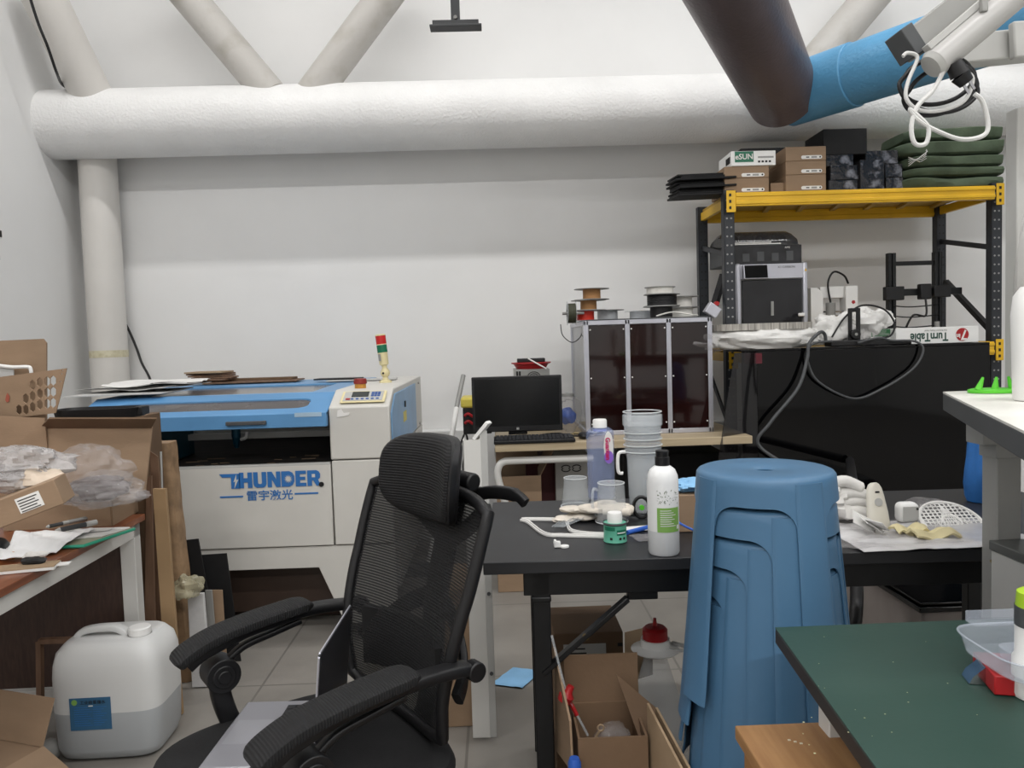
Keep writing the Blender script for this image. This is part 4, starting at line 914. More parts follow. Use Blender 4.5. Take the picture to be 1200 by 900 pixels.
MB().lathe([(0, .223), (r_*.5, .223), (r_*.5, .245), (r_*.44, .249), (0, .249)], n=28).build('cap', WHITEP, t)
MB().lathe([(r_*.44, .211), (r_*.5, .214), (r_*.44, .218)], n=28).build('neck_ring', mat('neck_blue', (110, 120, 200), .3), t)
lb = MB().prism([(.0145*math.cos(a)+(0), .05*math.sin(a)*1.0) for a in [2*PI*k/28 for k in range(28)]], 0, .001, RT((r_*.45, -r_*.98, .165)) @ Matrix.Rotation(.0, 4, 'Z') @ FRONT).build('label', PAPER, t)
MB().prism([(.0138*math.cos(a), .020*math.sin(a)) for a in [2*PI*k/20 for k in range(20)]], 0, .0014, RT((r_*.45, -r_*.98, .136)) @ FRONT).build('label_purple', mat('label_purple', (150, 110, 210), .5), lb)
text('Guanten', .020, mat('letter_pink', (208, 40, 110), .5), lb, RT((r_*.38, -r_*.98-.0025, .162)) @ FRONT @ Matrix.Rotation(-PI/2, 4, 'Z'), 'lettering', bold=.0006)
q = onT(717, 612); r_ = pxr(37, q.y)
t = thing('measuring_jug', 'clear measuring jug turned upside down in front of the blue-tinted bottle', 'jug', q)
MB().lathe([(r_, 0), (r_*1.05, .003), (r_*.99, .008), (r_*.86, .10), (r_*.84, .108), (r_*.5, .112), (0, .11)], n=40).build('jug_body', CLEAR, t, solid=.0015)
for zz_, rr_ in ((.004, 1.04), (.108, .85)): MB().tube([(r_*rr_*math.cos(k*PI/20), r_*rr_*math.sin(k*PI/20), zz_) for k in range(40)], .0014, 6, True).build('rim_edge', _mats.get('rim_white') or mat('rim_white', (226, 230, 232), .3, alpha=.7), t)
MB().tube(spline([(-r_*.9, 0, .09), (-r_*1.18, -.01, .092), (-r_*1.24, -.01, .05), (-r_*1.0, 0, .02)]), .004).build('handle', CLEAR2, t)
q = onT(755, 598); r_ = pxr(40, q.y)
t = thing('container_stack', 'tall stack of nested clear round tubs with ribbed rims', 'tub', q)
h0 = P(755, 485, q.y).z-T1
prof = [(0, 0), (r_*.82, 0), (r_*.86, .006), (r_*.97, h0*.62)]
MB().lathe(prof, n=44).build('lowest_tub', CLEAR2, t, solid=.0015)
for i in range(5):
    z = h0*(.60+.065*i); MB().lathe([(r_*.95, z-.02), (r_*1.02, z), (r_*1.10, z+.004), (r_*1.10, z+.016), (r_*1.04, z+.018)], n=44).build('tub_rim', CLEAR, t, solid=.0012)
for zz_ in (h0*.62, h0*.685, h0*.75, h0*.815, h0*.96):
    MB().tube([(r_*1.12*math.cos(k*PI/20), r_*1.12*math.sin(k*PI/20), zz_+(.018 if zz_ > h0*.9 else 0)) for k in range(40)], .0018, 6, True).build('rim_edge', mat('rim_white', (226, 230, 232), .3, alpha=.7), t)
z = h0*.92; MB().lathe([(r_*1.02, z-.05), (r_*1.08, z-.012), (r_*1.17, z-.008), (r_*1.17, z+.02), (r_*1.10, z+.022), (r_*1.08, z-.0), (r_*1.04, z-.04)], n=44).build('top_rim', CLEAR2, t)
MB().lathe([(0, .015), (r_*.84, .015), (r_*.90, h0*.25), (0, h0*.25)], n=36).build('inner_lid', CLEAR, t)
MB().tube(spline([(-r_*1.08, -.01, h0*.62), (-r_*1.5, -.012, h0*.60), (-r_*1.52, -.01, h0*.42), (-r_*1.25, -.01, h0*.40)]), .005).build('handle', WHITEP, t)
q = onT(778, 652); Yb = q.y+.03; q = P(778, 640, Yb); q.z = T1; r_ = pxr(37, q.y)
h0 = P(778, 528, q.y).z-T1
t = thing('squeeze_bottle', 'white translucent bottle with black cap and green label at the table front', 'bottle', q)
MB().lathe([(0, 0), (r_*.92, 0), (r_, .006), (r_, h0*.235)], n=40).build('liquid_level', mat('bottle_lower_milky', (206, 208, 210), .3, var=.02), t)
MB().lathe([(r_, h0*.235), (r_, h0*.70), (r_*.96, h0*.76), (r_*.80, h0*.82), (r_*.55, h0*.85), (r_*.42, h0*.86), (r_*.42, h0*.88), (0, h0*.88)], n=40).build('bottle_body', mat('bottle_white', (230, 231, 231), .35, var=.01), t)
MB().lathe([(0, h0*.86), (r_*.46, h0*.86), (r_*.46, h0*.94), (r_*.40, h0*.945), (r_*.42, h0), (r_*.38, h0*1.005), (0, h0*1.005)], n=28).build('cap', BLACK, t)
def wrap(mbr, a0, a1, z0, z1, rr, n=14):
    return MB().grid(lambda u, v: V((rr*math.sin(a0+(a1-a0)*u), -rr*math.cos(a0+(a1-a0)*u), z0+(z1-z0)*v)), n, 1)
gl = wrap(0, -.6, .95, h0*.235, h0*.47, r_+.0006).build('green_label', LABG, t)
for i in range(8): wrap(0, -.4, .3+.4*((i*37) % 5)/5, h0*(.44-.021*i), h0*(.447-.021*i), r_+.001, 8).build('print', PAPER, gl)
wrap(0, .7, .88, h0*.26, h0*.30, r_+.0012, 4).build('small_mark', PAPER, gl)
r = random.Random(7); lm = MB()
for i in range(60):
    a = r.uniform(-.6, .85); z = h0*r.uniform(.50, .64); s_ = r.uniform(.001, .0028)
    c_ = V(((r_+.0008)*math.sin(a), -(r_+.0008)*math.cos(a), z)); e = V((math.cos(a), math.sin(a), 0)); u_ = V((0, 0, 1)); an = r.uniform(0, PI)
    d1 = e*math.cos(an)+u_*math.sin(an); d2 = u_*math.cos(an)-e*math.sin(an); lm.add([c_-d1*s_, c_-d2*s_*.4, c_+d1*s_, c_+d2*s_*.4], [(0, 1, 2, 3)])
o = lm.build('leaf_print', mat('print_grey_green', (110, 124, 104), .6), t, flat=True); o['kind'] = 'stuff'
q = onT(721, 634); r_ = pxr(27, q.y); h0 = P(721, 612, q.y).z-T1
h0 = .046
t = thing('glue_tin', 'small teal tin with white screw cap in front of the measuring jug', 'tin', q)
MB().lathe([(0, 0), (r_, 0), (r_*1.04, .002), (r_, .004), (r_, h0-.003), (r_*1.05, h0), (r_*.95, h0+.002), (0, h0+.001)], n=40).build('tin_body', TEAL, t)
MB().lathe([(r_*1.03, h0-.003), (r_*1.07, h0), (r_*1.03, h0+.003)], n=40).build('tin_rim', GREYD, t)
wrap(0, -1.2, -.15, h0*.68, h0*.88, r_+.0006).build('dark_green_band', TEALD, t); wrap(0, .0, 1.1, h0*.45, h0*.72, r_+.0006).build('dark_green_band', TEALD, t)
for a_ in (-.6, .2, .6): wrap(0, a_, a_+.22, h0*.2, h0*.32, r_+.0008, 3).build('print', INK, t)
wrap(0, .05, .9, h0*.54, h0*.6, r_+.001).build('print', PAPER, t)
MB().lathe([(0, h0), (r_*.66, h0), (r_*.66, h0+.022), (r_*.6, h0+.026), (0, h0+.026)], n=32).build('cap', WHITEP, t)
# gloves, cord, clip, pen, scissors, small parts
q = onT(694, 610)
t = thing('work_gloves', 'pair of off-white cotton gloves folded behind the teal tin', 'gloves', q)
def glove(M_, m, par, name='glove', ln=.085, wd=.075, rr=.011, curl=.008, seed=0):
    b = MB(M_)
    for k in range(4):
        x = (k-1.5)*wd/4; L_ = ln*(.85+.12*[0, 1, .9, .3][k]); b.tube(spline([(x, 0, .010), (x*1.1, L_*.6, .012+curl*noise.noise(V((k, seed, 0)))), (x*1.2, L_, .008)], 4), [rr]*8+[rr*.6], 10)
    b.tube(spline([(-wd*.45, -.03, .01), (-wd*.75, .0, .014), (-wd*.85, .035, .01)], 4), [rr]*8+[rr*.6], 10)
    b.bag((0, -.03, .012), (wd*.52, .05, .012), seed=seed, amp=.15, n=14, floor=.001)
    b.bag((0, -.085, .010), (wd*.42, .035, .010), seed=seed+2, amp=.2, n=12, floor=.001)
    return b.build(name, m, par)
GL = mat('glove_knit', (214, 206, 194), .9, var=.08, ns=20, bump=.001, bs=200)
glove(RT((0, .02, 0), rz=-1.2), GL, t, seed=1); glove(RT((.03, -.01, .022), rz=-1.75), GL, t, seed=4); 
path = [onT(px, py) for px, py in ((728, 633), (700, 631), (660, 630), (637, 628), (618, 614), (611, 611), (645, 611), (662, 613), (668, 624), (690, 628), (728, 629))]
t = thing('zip_tie_bundle', 'white plastic cord laid in a loop on the table left of the gloves', 'cord', V((path[5].x, path[5].y, T1)))
lp_ = [p_-t.location+V((0, 0, .004)) for p_ in path]
for dz, dx in ((0, 0), (.003, .004)): MB().strap([p_+V((dx, dx, dz)) for p_ in spline(lp_, 6)], .006, .0025, (0, 0, 1)).build('cord_strand', PAPER, t)
for k in range(5): 
    a_, b_ = onT(700+3*k, 598+k)-t.location, onT(647+3*k, 619+1.0*k)-t.location
    MB().strap([a_+V((0, 0, .03)), (a_+b_)/2+V((0, 0, .022-.002*k)), b_+V((0, 0, .004+.002*k))], .004, .0015, (0, 0, 1)).build('loose_tail', CLEAR2, t)
q = onT(655, 641)
t = thing('white_clip', 'tiny white plastic clip lying in front of the cord loop', 'clip', q)
MB().box(-.012, .004, -.008, .008, 0, .014).box(-.012, -.006, -.008, .008, .014, .018).build('clip_block', WHITEP, t, bev=.002); MB().cyl((.013, -.003, 0), (.013, -.003, .004), .011, n=20).build('clip_disc', WHITEP, t)
cable('marker_pen', [onT(735, 627)+V((0, 0, .006)), onT(762, 620)+V((0, 0, .006))], .006, BLUE, 'blue marker pen lying right of the teal tin', 'pen', n=12)
q = onT(748, 622); o = MB().slab([(-.03, -.03, .002), (.04, -.02, .002), (.045, .03, .002), (-.02, .02, .002)], .0008).build('white_card', PAPER); place(o, q+V((-.01, .015, 0))); tag(o, 'small white card between the gloves and the squeeze bottle', 'card')
o = MB().bag((0, 0, .006), (.035, .028, .008), seed=5, amp=.5, n=14, floor=.001).build('plastic_pouch', BAGC); place(o, onT(757, 632)); tag(o, 'little clear zip pouch between tin and squeeze bottle', 'pouch')
q = onT(752, 607)
t = thing('scissors', 'black scissors with green pivot lying behind the squeeze bottle', 'scissors', q)
MB().tube([(.022*math.cos(k*PI/12), -.0+.004*math.sin(k*PI/12), .03+.028*math.sin(k*PI/12)) for k in range(24)], .005, 8, True).build('finger_loop', BLACK, t)
MB().tube([(-.01, .0, .01), (-.05, .01, .008)], .005).build('blade', GREYD, t); MB().cyl((-.0, -.008, .03), (0, .0, .03), .007, n=12).build('pivot', LIME, t)
q = onT(800, 625); t = thing('small_carton', 'small brown carton between the squeeze bottle and the blue stools', 'box', q+V((.03, .06, 0)))
MB().box(-.05, .10, -.05, .08, 0, .095).build('box_body', CARD, t, bev=.002)
o = MB().bag((0, 0, .014), (.06, .05, .018), seed=8, amp=.45, n=16, floor=.0).build('blue_cloth', SKY); place(o, q+V((.03, .06, .097))); tag(o, 'pale blue cloth lying on the small brown carton', 'cloth')
cable('blue_wire', [onT(800, 632)+V((.03, 0, .02)), onT(793, 625)+V((0, 0, .035)), onT(797, 620)+V((.0, 0, .07)), onT(808, 620)+V((0, 0, .085))], .003, BLUE, 'blue wire curling beside the small brown carton', 'wire')
# right part of the table ------------------------------------------------------
q = onT(1078, 648); 
f = lambda u, v: V(((u-.5)*.52, (v-.5)*.30, .004+.008*abs(noise.noise(V((u*5, v*5, 1))))))
for (px, py, sx_, sy_, lb, m) in ((1015, 636, .9, .85, 'crumpled clear plastic sheet beside the blue stools', BAGC), (1100, 636, .8, .85, 'white plastic sheet spread on the right part of the black table', mat('white_sheet_film', (216, 215, 216), .25, alpha=.92, spec=1, bump=.003, bs=20))):
    o = MB().grid(lambda u, v: V(((u-.5)*.52*sx_, (v-.5)*.30*sy_, .004+.014*abs(noise.noise(V((u*5+px, v*5, 1))))+.01*(1-v)*0)), 26, 16).build('plastic_sheet', m, solid=.001); place(o, onT(px, py)+V((0, .06, .001)), 0); tag(o, lb, 'sheet')
q = onT(1000, 618)
t = thing('white_glove', 'white rubber-coated gloves heaped behind the blue stools on the black table', 'gloves', q+V((-.01, .05, .012)))
MB().bag((-.02, .0, .05), (.07, .06, .05), seed=12, amp=.4, n=18, floor=.001).build('glove_palm', CLOTH, t)
for k, (dx, dz, ln) in enumerate(((.0, .095, .06), (.025, .065, .075), (.04, .045, .07), (.03, .02, .06))):
    MB().tube(spline([(-.03, -.02, dz), (dx, -.03, dz+.008), (dx+ln*.7, -.035, dz-.012)], 5), [.015]*10+[.009], 12).build('glove_finger', CLOTH, t)
for k in range(3):
    o = MB().box(-.03, .03, -.02, .02, 0, .002).build('white_card', PAPER); place(o, onT(1012+8*k, 626+2*k)+V((0, 0, .03)), rot=(.7-.3*k, .5, .4*k)); tag(o, ['white card leaning against the heaped gloves', 'white card propped in front of the heaped gloves', 'white card lowest beside the white remote'][k], 'card')
q = onT(1038, 626)
t = thing('hand_remote', 'cream handheld device with round button leaning upright on the black table', 'device', q+V((0, .03, .006)), rot=(-.25, .0, .05))
MB().rings([[V((x*wd, y*.012, z)) for x, y in [(math.copysign(abs(math.cos(a))**.6, math.cos(a)), math.sin(a)) for a in [2*PI*k/24 for k in range(24)]]] for z, wd in ((0, .028), (.04, .027), (.08, .022), (.10, .018), (.11, .012), (.114, .004))]).build('body', BEIGE, t)
MB().cyl((0, -.014, .065), (0, -.011, .065), .010, n=24).build('round_button', GREYL, t); MB().box(-.005, .005, -.014, -.011, .088, .092).build('slot', INK, t)
q = onT(1075, 620)
t = thing('white_camera', 'small white rounded cube device standing on the black table', 'device', q+V((0, .05, .006)))
MB().box(-.026, .026, -.02, .02, 0, .052).build('body', WHITEP, t, bev=.014, seg=4); MB().box(-.02, .02, -.0215, -.02, .008, .044).build('face_plate', GREYL, t, bev=.003); MB().cyl((.016, -.023, .038), (.016, -.021, .038), .003, n=10).build('lens_dot', INK, t)
YP_ = mat('pale_yellow_foam', (226, 214, 168), .7, var=.06)
for k, (px, py, s_, lb) in enumerate(((1064, 628, .040, 'pale yellow foam scrap left, under the white cube device'), (1094, 633, .055, 'longer pale yellow foam scrap right of the other'))):
    o = MB().grid(lambda u, v: V(((u-.5)*2*s_, (v-.5)*.05, .012+.006*math.sin(u*9+k)+.006*noise.noise(V((u*4, v*4, k)))-.01*abs(2*v-1)**2)), 16, 8).build('foam_scrap', YP_, solid=.006); place(o, onT(px, py)+V((0, .0, .012)), .1); tag(o, lb, 'foam')
q = onT(1133, 624); 
t = thing('perforated_disc', 'white perforated round plastic disc leaning at the table rear right', 'disc', q+V((0, .06, .012)), rot=(.5, 0, 0))
R0 = .075
MB().tube([(R0*math.cos(k*PI/24), R0*math.sin(k*PI/24), 0) for k in range(48)], .004, 8, True).build('disc_rim', PAPER, t)
MB().tube([(R0*.3*math.cos(k*PI/24), R0*.3*math.sin(k*PI/24), 0) for k in range(48)], .003, 8, True).build('inner_ring', PAPER, t)
gm = MB()
for i in range(-6, 7):
    x = i*R0/6.5; l = math.sqrt(max(0, R0*R0-x*x)); gm.bar((x, -l, 0), (x, l, 0), .003, .002); gm.bar((-l, x, 0), (l, x, 0), .003, .002)
for i in range(-5, 6): 
    x = i*R0/5.5; l = math.sqrt(max(0, R0*R0-x*x)); gm.bar((x, -l, .001), (-x*.2+x*.3, l*.8, .001), .002, .0015)
gm.build('disc_mesh', PAPER, t)
o = MB().bag((0, 0, .02), (.06, .04, .03), seed=31, amp=.4, n=16, floor=.0).build('clear_bag', BAGC); place(o, onT(1103, 615)+V((0, .06, .01))); tag(o, 'small clear bag behind the pale yellow foam', 'bag')
t = MB().bag((0, 0, .09), (.075, .05, .22), seed=33, amp=.12, n=20, floor=.001).build('blue_bag', mat('blue_bag_film', (52, 116, 190), .3, alpha=.93, var=.1, ns=12, bump=.003, bs=30)); q = onT(1176, 600); place(t, V((q.x+.06, 2.15, T1))); tag(t, 'blue plastic bag standing behind the grey bench post', 'bag')
# ================================================================== white pillar behind the table
a, b = P(555, 884, 2.39), P(577, 884, 2.39)
yb_ = TY0+TYD+.03
a, b = P(555, 884, yb_), P(583, 884, yb_); hh = P(570, 515, yb_).z
t = thing('bench_leg', 'upright white metal channel standing behind the left end of the black table', 'post', (a.x, yb_, .0))
w_ = b.x-a.x
MB().box(0, w_*.72, 0, .003, 0.01, hh).box(w_*.70, w_*.72, 0, .07, 0.01, hh+.02).box(0, .003, 0, .07, .01, hh).build('channel', WHITEM, t, bev=.0015)
MB().box(w_*.72, w_, .0, .004, .01, hh+.028).build('flange', GREYL, t, bev=.001)
for z in (.22, .48, .80): MB().cyl((w_*.86, -.004, z), (w_*.86, 0, z), .006, n=10).build('bolt', GREYD, t)
MB().bar((w_*.5, .02, hh), (w_*1.1, .0, hh+.055), .03, .012).build('top_bar', WHITEP, t, bev=.002)
# ================================================================== things on the floor under the table
CT = thing('open_carton', 'open brown cardboard carton under the black table with clear bags inside', 'box', (P(718, 850, 1.60).x, 1.60, .001))
cw = (P(759, 865, 1.60).x-P(677, 865, 1.60).x)/2; cd_ = .17; chh = P(718, 865, 1.60).z; chb = P(715, 822, 1.77).z
MB().box(-cw, cw, 0, cd_, 0, .005).box(-cw, cw, 0, .005, .005, chh).box(-cw, cw, cd_-.005, cd_, .005, chb).box(-cw, -cw+.005, .005, cd_-.005, .005, chh).box(cw-.005, cw, .005, cd_-.005, .005, chh).build('box_body', CARTSH, CT)
zf = P(715, 764, 1.79).z-chb
MB(RT((0, cd_, chb), rx=-.06)).box(-cw-.012, cw+.012, 0, .005, 0, zf).build('back_flap', CARTSH, CT)
c0_ = CT.location.copy()
MB().slab([P(648, 758, 1.78)-c0_, P(667, 845, 1.62)-c0_, P(670, 905, 1.60)-c0_, P(652, 880, 1.76)-c0_], .005).build('left_flap', CARD, CT)
for k, (a_, b_) in enumerate((((758, 824), (799, 903)), ((768, 829), (812, 910)))):
    A_, B_ = P(a_[0], a_[1], 1.63), P(b_[0], b_[1], 1.41); A0_ = V((A_.x, A_.y, .002)); B0_ = V((B_.x, B_.y, .002))
    o = MB().slab([A_, B_, B0_, A0_], .005).build('cardboard_sheet', CARDL); tag(o, ['tan cardboard sheet standing edge-on along the right side of the open carton', 'second tan cardboard sheet standing edge-on nearest the blue stools'][k], 'cardboard')
t, W_, H_, D_ = bx('printed_carton', 'dark brown carton with white printed label behind the open carton', 'box', 650, 730, 740, 800, 2.12, .22, CARDD, None, .001)
lb = MB().box(-W_*.36, W_*.25, -D_/2-.001, -D_/2, H_*.72, H_*.93).build('printed_label', GREYL, t)
for i in range(6): MB().box(-W_*.33+.0, -W_*(.05-.02*(i % 3)), -D_/2-.0016, -D_/2-.001, H_*(.90-.028*i)-.002, H_*(.90-.028*i)+.002).build('print', INK, lb)
for i in range(5): MB().box(W_*.42, W_*.49, -D_/2-.001, -D_/2, H_*(.92-.07*i)-.006, H_*(.92-.07*i)+.004).build('side_mark', INK, t)
o = MB().slab([P(732, 741, 2.3), P(765, 733, 2.3), P(765, 790, 2.2), P(732, 800, 2.2)], .005).build('cardboard_sheet', CARDL); tag(o, 'pale cardboard piece standing right of the printed carton', 'cardboard')
# glue bottle with red cap
q = P(768, 760, 2.0); t = thing('glue_bottle', 'large clear bottle with red nozzle cap on the floor under the black table', 'bottle', (q.x, q.y, .001)); h0 = P(768, 757, 2.0).z
MB().lathe([(0, 0), (.075, 0), (.08, .01), (.08, h0*.5), (.075, h0*.6), (.03, h0*.93), (.028, h0)], n=32).build('bottle_body', CLEAR2, t)
MB().lathe([(.06, h0-.012), (.065, h0-.008), (.04, h0), (.038, h0+.02), (0, h0+.02)], n=28).build('collar', WHITEP, t)
MB().lathe([(0, h0+.018), (.033, h0+.018), (.033, h0+.045), (.026, h0+.052), (.006, h0+.054), (.004, h0+.075), (0, h0+.076)], n=24).build('cap', RED, t)
MB().tube([(.03, -.02, h0-.004), (.085, -.03, h0-.006), (.09, -.01, h0-.004), (.05, .02, h0-.002)], .005).build('strap', GREYL, t)
# stuff in the carton
o2 = MB().box(-cw+.008, cw-.008, -.07, .07, 0, chh-.10).build('inner_carton', CARDD, bev=.002); place(o2, (c0_.x, c0_.y+cd_/2, .0075)); tag(o2, 'dark closed carton wedged inside the open brown carton under the clear bag', 'box')
o = MB().bag((0, 0, .035), (.05, .05, .045), seed=41, amp=.25, n=20, floor=.001).build('clear_bag', BAGC); place(o, (c0_.x+.015, c0_.y+cd_/2, chh-.09)); tag(o, 'crumpled clear bag lying in the open brown carton', 'bag')
q = P(664, 815, 1.70)
t = thing('red_tipped_rod', 'red plastic fitting on a thin clear rod sticking out of the open carton', 'rod', q)
MB().tube([V((-.03, .0, .14)), V((0, 0, 0)), V((.045, -.01, -.09))], .003).build('clear_rod', CLEAR2, t); MB().lathe([(0, -.018), (.016, -.014), (.018, 0), (.010, .01), (.008, .024), (0, .026)], n=16, M=Matrix.Rotation(.45, 4, 'Y')).build('red_fitting', RED, t); MB().tube([V((.008, -.0, -.018)), V((.022, -.004, -.045))], .005).build('red_tip', RED, t)
q = P(704, 853, 1.67); t = thing('hook_rod', 'thin wooden rod with a small ring end inside the open carton', 'rod', q); MB().tube([(.007*math.cos(k*PI/8), 0, .007*math.sin(k*PI/8)) for k in range(16)], .002, 6, True).build('ring', CARDL, t); MB().tube([(-.003, 0, -.007), (-.03, .01, -.06)], .003).build('rod', CARDL, t)
o = MB().slab([P(722, 790, 1.745), P(772, 832, 1.69), P(757, 868, 1.62), P(748, 862, 1.66)], .004).build('cardboard_sheet', CARDD); tag(o, 'triangular cardboard flap leaning inside the open carton right side', 'cardboard')
o = MB().lathe([(0, 0), (.014, 0), (.014, .07), (.010, .08), (0, .08)], n=20).build('blue_can', BLUE); pz_ = P(673, 888, 1.575); place(o, (pz_.x, 1.575, pz_.z-.08)); tag(o, 'small blue can peeking out left of the open carton', 'can')
bs = MB().box(-.016, .012, -.016, .016, 0, pz_.z-.081).build('carton_offcut', CARDD); place(bs, (pz_.x, 1.575, 0.001)); tag(bs, 'narrow brown carton standing under the small blue can', 'box')
# blue cloth on the tiles, carton behind the chair
o = MB().grid(lambda u, v: V((-.06+.12*u+.03*v, -.08+.16*v, .003+.006*abs(noise.noise(V((u*3, v*3, 2)))))), 10, 10).build('blue_wipe', SKY, solid=.001); q = PH(602, 794, .003); place(o, q+V((0, 0, 0)), -.35); tag(o, 'pale blue wipe lying flat on the grey tiles', 'cloth')
a = P(535, 880, 2.6)
bx('cardboard_box', 'tall brown cardboard box behind the chair and left of the white channel', 'box', 508, 553, 690, 905, 2.5, .3, CARD, None, .001)
bx('cardboard_box', 'plain brown carton under the pale desk seen below the black table left end', 'box', 584, 622, 662, 697, 3.86, .12, CARD, None, .001)
# ================================================================== stack of blue stools
SH, ST, NST = .43, .059, 11
RT_, RBt = .128, .168
def make_stool():
    t = thing('plastic_stool', '', 'stool', group='blue plastic stools in one nested stack')
    def rad(z): return RT_+(SH-z)/SH*(RBt-RT_)
    lw = math.radians(26); op = PI/2-lw; zA = SH-.053; Rr = .04
    s_ = MB(); N = 120
    def zb(a):                          # lower edge of the skirt
        m_ = (a % (PI/2))
        if m_ < lw: return zA-Rr-.02
        u = (m_-lw)/op; e = min(u, 1-u)*op*RT_
        return zA if e > Rr else zA-Rr+math.sqrt(max(0, Rr*Rr-(Rr-e)**2))
    angs = []
    for q in range(4):
        b0_ = q*PI/2; angs += [b0_, b0_+lw*.5, b0_+lw]
        k = 26; angs += [b0_+lw+op*(.5-.5*math.cos(PI*i/k)) for i in range(0, k)]
    angs = sorted(set(round(a, 6) for a in angs))
    rows = 4; R_ = []
    for k in range(rows+1):
        R_.append([V((rad(zb(a)+(SH-.008-zb(a))*k/rows)*math.cos(a), rad(zb(a)+(SH-.008-zb(a))*k/rows)*math.sin(a), zb(a)+(SH-.008-zb(a))*k/rows)) for a in angs])
    for dr, z in ((-.003, SH-.003), (-.010, SH), (-.05, SH-.002), (-(RT_-.020), SH-.003), (-(RT_-.016), SH-.006), (-(RT_-.016), SH-.03)):
        R_.append([V(((RT_+dr)*math.cos(a), (RT_+dr)*math.sin(a), z)) for a in angs])
    s_.rings(R_, False, False); s_.build('seat', STOOL, t, solid=.0025, ang=50)
    for q in range(4):
        a0 = q*PI/2; l = MB()
        def fn(u, v):
            a = a0+lw*u; z = (SH-.010)*v; rr = rad(z)+.0006
            e = abs(u-.5)*2; rr += .0022*(1 if e < .86 else 0)
            if v < .04: rr += .002
            return V((rr*math.cos(a), rr*math.sin(a), z))
        l.grid(fn, 12, 16).build('leg', STOOL, t, solid=.0028, ang=50)
        for s__ in (0, 1):
            ae = a0+lw*s__
            fl_ = MB().grid(lambda u, v: V(((rad((zA-Rr)*v)-.012*u)*math.cos(ae), (rad((zA-Rr)*v)-.012*u)*math.sin(ae), (zA-Rr)*v)), 1, 8)
            lg = [c for c in bpy.data.objects if c.parent == t and c.name.startswith('leg')][-1]
            if False: fl_.build('leg_lip', STOOL, lg)
    return t
sc_ = P(896, 552, 1.465); SX, SY = sc_.x, 1.465
st0 = make_stool()
ords = ['lowest', 'second from the bottom', 'third from the bottom', 'fourth from the bottom', 'fifth from the bottom', 'sixth and exactly in the middle', 'fifth from the top', 'fourth from the top', 'third from the top', 'second from the top', 'topmost with its round top showing']
A0 = math.radians(-90+18-14)
for i in range(NST):
    o = st0 if i == 0 else dup(st0)
    o.location = (SX, SY, .001+i*ST); o.rotation_euler = (0, 0, A0-math.radians(18.5)*(NST-1-i)); o['label'] = 'blue plastic stool in the nested stack, '+ords[i]
    if i == NST-1: o.rotation_euler = (0, 0, A0)
# ================================================================== tall bench at the right
BH = 1.135
c0, c1 = PH(1105, 459, BH), None
e = V((-.28, -.66, 0)).normalized()                 # left edge direction, towards the camera
ang_ = math.atan2(e.y, e.x)
tb = thing('tall_bench', 'tall grey workbench with white top and black edge at the right', 'bench', (c0.x, c0.y, 0))
q0 = V((0, 0, 0)); q1 = e*.80; q2 = q1+V((.9, -.25, 0)); q3 = V((1.1, .05, 0))
MB().prism([(q3.x, q3.y), (q2.x, q2.y), (q1.x, q1.y), (q0.x, q0.y)][::-1], BH-.004, BH).build('white_top', mat('bench_white', (226, 225, 218), .4), tb)
MB().prism([(q3.x, q3.y), (q2.x, q2.y), (q1.x, q1.y), (q0.x, q0.y)][::-1], BH-.042, BH-.004).build('black_edge', GREYD, tb, bev=.002)
yl = 1.565; pl, pr_ = P(1168, 600, yl), P(1197, 600, yl); lx = pl.x-c0.x; ly = yl-c0.y; lw_ = pr_.x-pl.x
MB().box(lx, lx+lw_, ly, ly+.05, .03, BH-.10).build('leg', GREYM, tb, bev=.003)
MB().box(lx-.004, lx+lw_+.004, ly-.004, ly+.054, BH-.13, BH-.10).build('leg_collar', GREYM, tb, bev=.002)
MB().box(lx-.035, lx+.6, ly-.01, ly+.05, BH-.10, BH-.042).build('support_rail', GREYM, tb, bev=.002)
MB().box(lx-.03, lx+.1, ly-.1, ly+.2, 0, .03).build('foot', GREYM, tb, bev=.004)
ox = .75; MB().box(lx+ox, lx+ox+lw_, ly, ly+.05, .03, BH-.04).build('leg', GREYM, tb, bev=.003)
MB().box(lx+ox-.03, lx+ox+.1, ly-.1, ly+.2, 0, .03).build('foot', GREYM, tb, bev=.004)
yu = 1.72; ul, ur = P(1178, 300, yu), P(1200, 300, yu); uz = P(1178, 126, yu).z
MB().box(ul.x-c0.x+.026, ul.x-c0.x+.10, yu-c0.y, yu-c0.y+.04, BH, uz).build('upright_post', GREYL, tb, bev=.003)
for z in (.02, .05): MB().box(ul.x-c0.x+.038, ul.x-c0.x+.046, yu-c0.y-.001, yu-c0.y, BH+z, BH+z+.015).build('post_slot', INK, tb)
# side sacks and bottle at the right edge
q = P(1204, 380, 1.66)
t = thing('foam_bag', 'clear bag of white foam pieces at the right picture edge on the tall bench', 'bag', (q.x+.0, 1.60, BH+.001))
MB().bag((0, 0, .16), (.055, .05, .17), seed=50, amp=.25, n=24, floor=.0).build('foam_contents', FOAMW, t)
MB().bag((0, 0, .19), (.062, .055, .22), seed=51, amp=.2, n=20, floor=.0).build('bag_film', BAGC, t)
q = P(1200, 420, 1.42)
t = thing('white_bottle', 'white plastic bottle cut by the right picture edge on the tall bench', 'bottle', (P(1201, 400, 1.45).x+.012, 1.45, BH+.001)); hz = P(1190, 337, 1.45).z-BH
MB().lathe([(0, 0), (.026, 0), (.03, .005), (.034, hz*.75), (.03, hz*.92), (.018, hz), (0, hz)], n=32).build('bottle_body', WHITEP, t)
q = PH(1165, 460, BH)
t = thing('green_spike_stand', 'bright green plastic stand with three spikes on the tall bench', 'stand', V((q.x, q.y, BH+.001)))
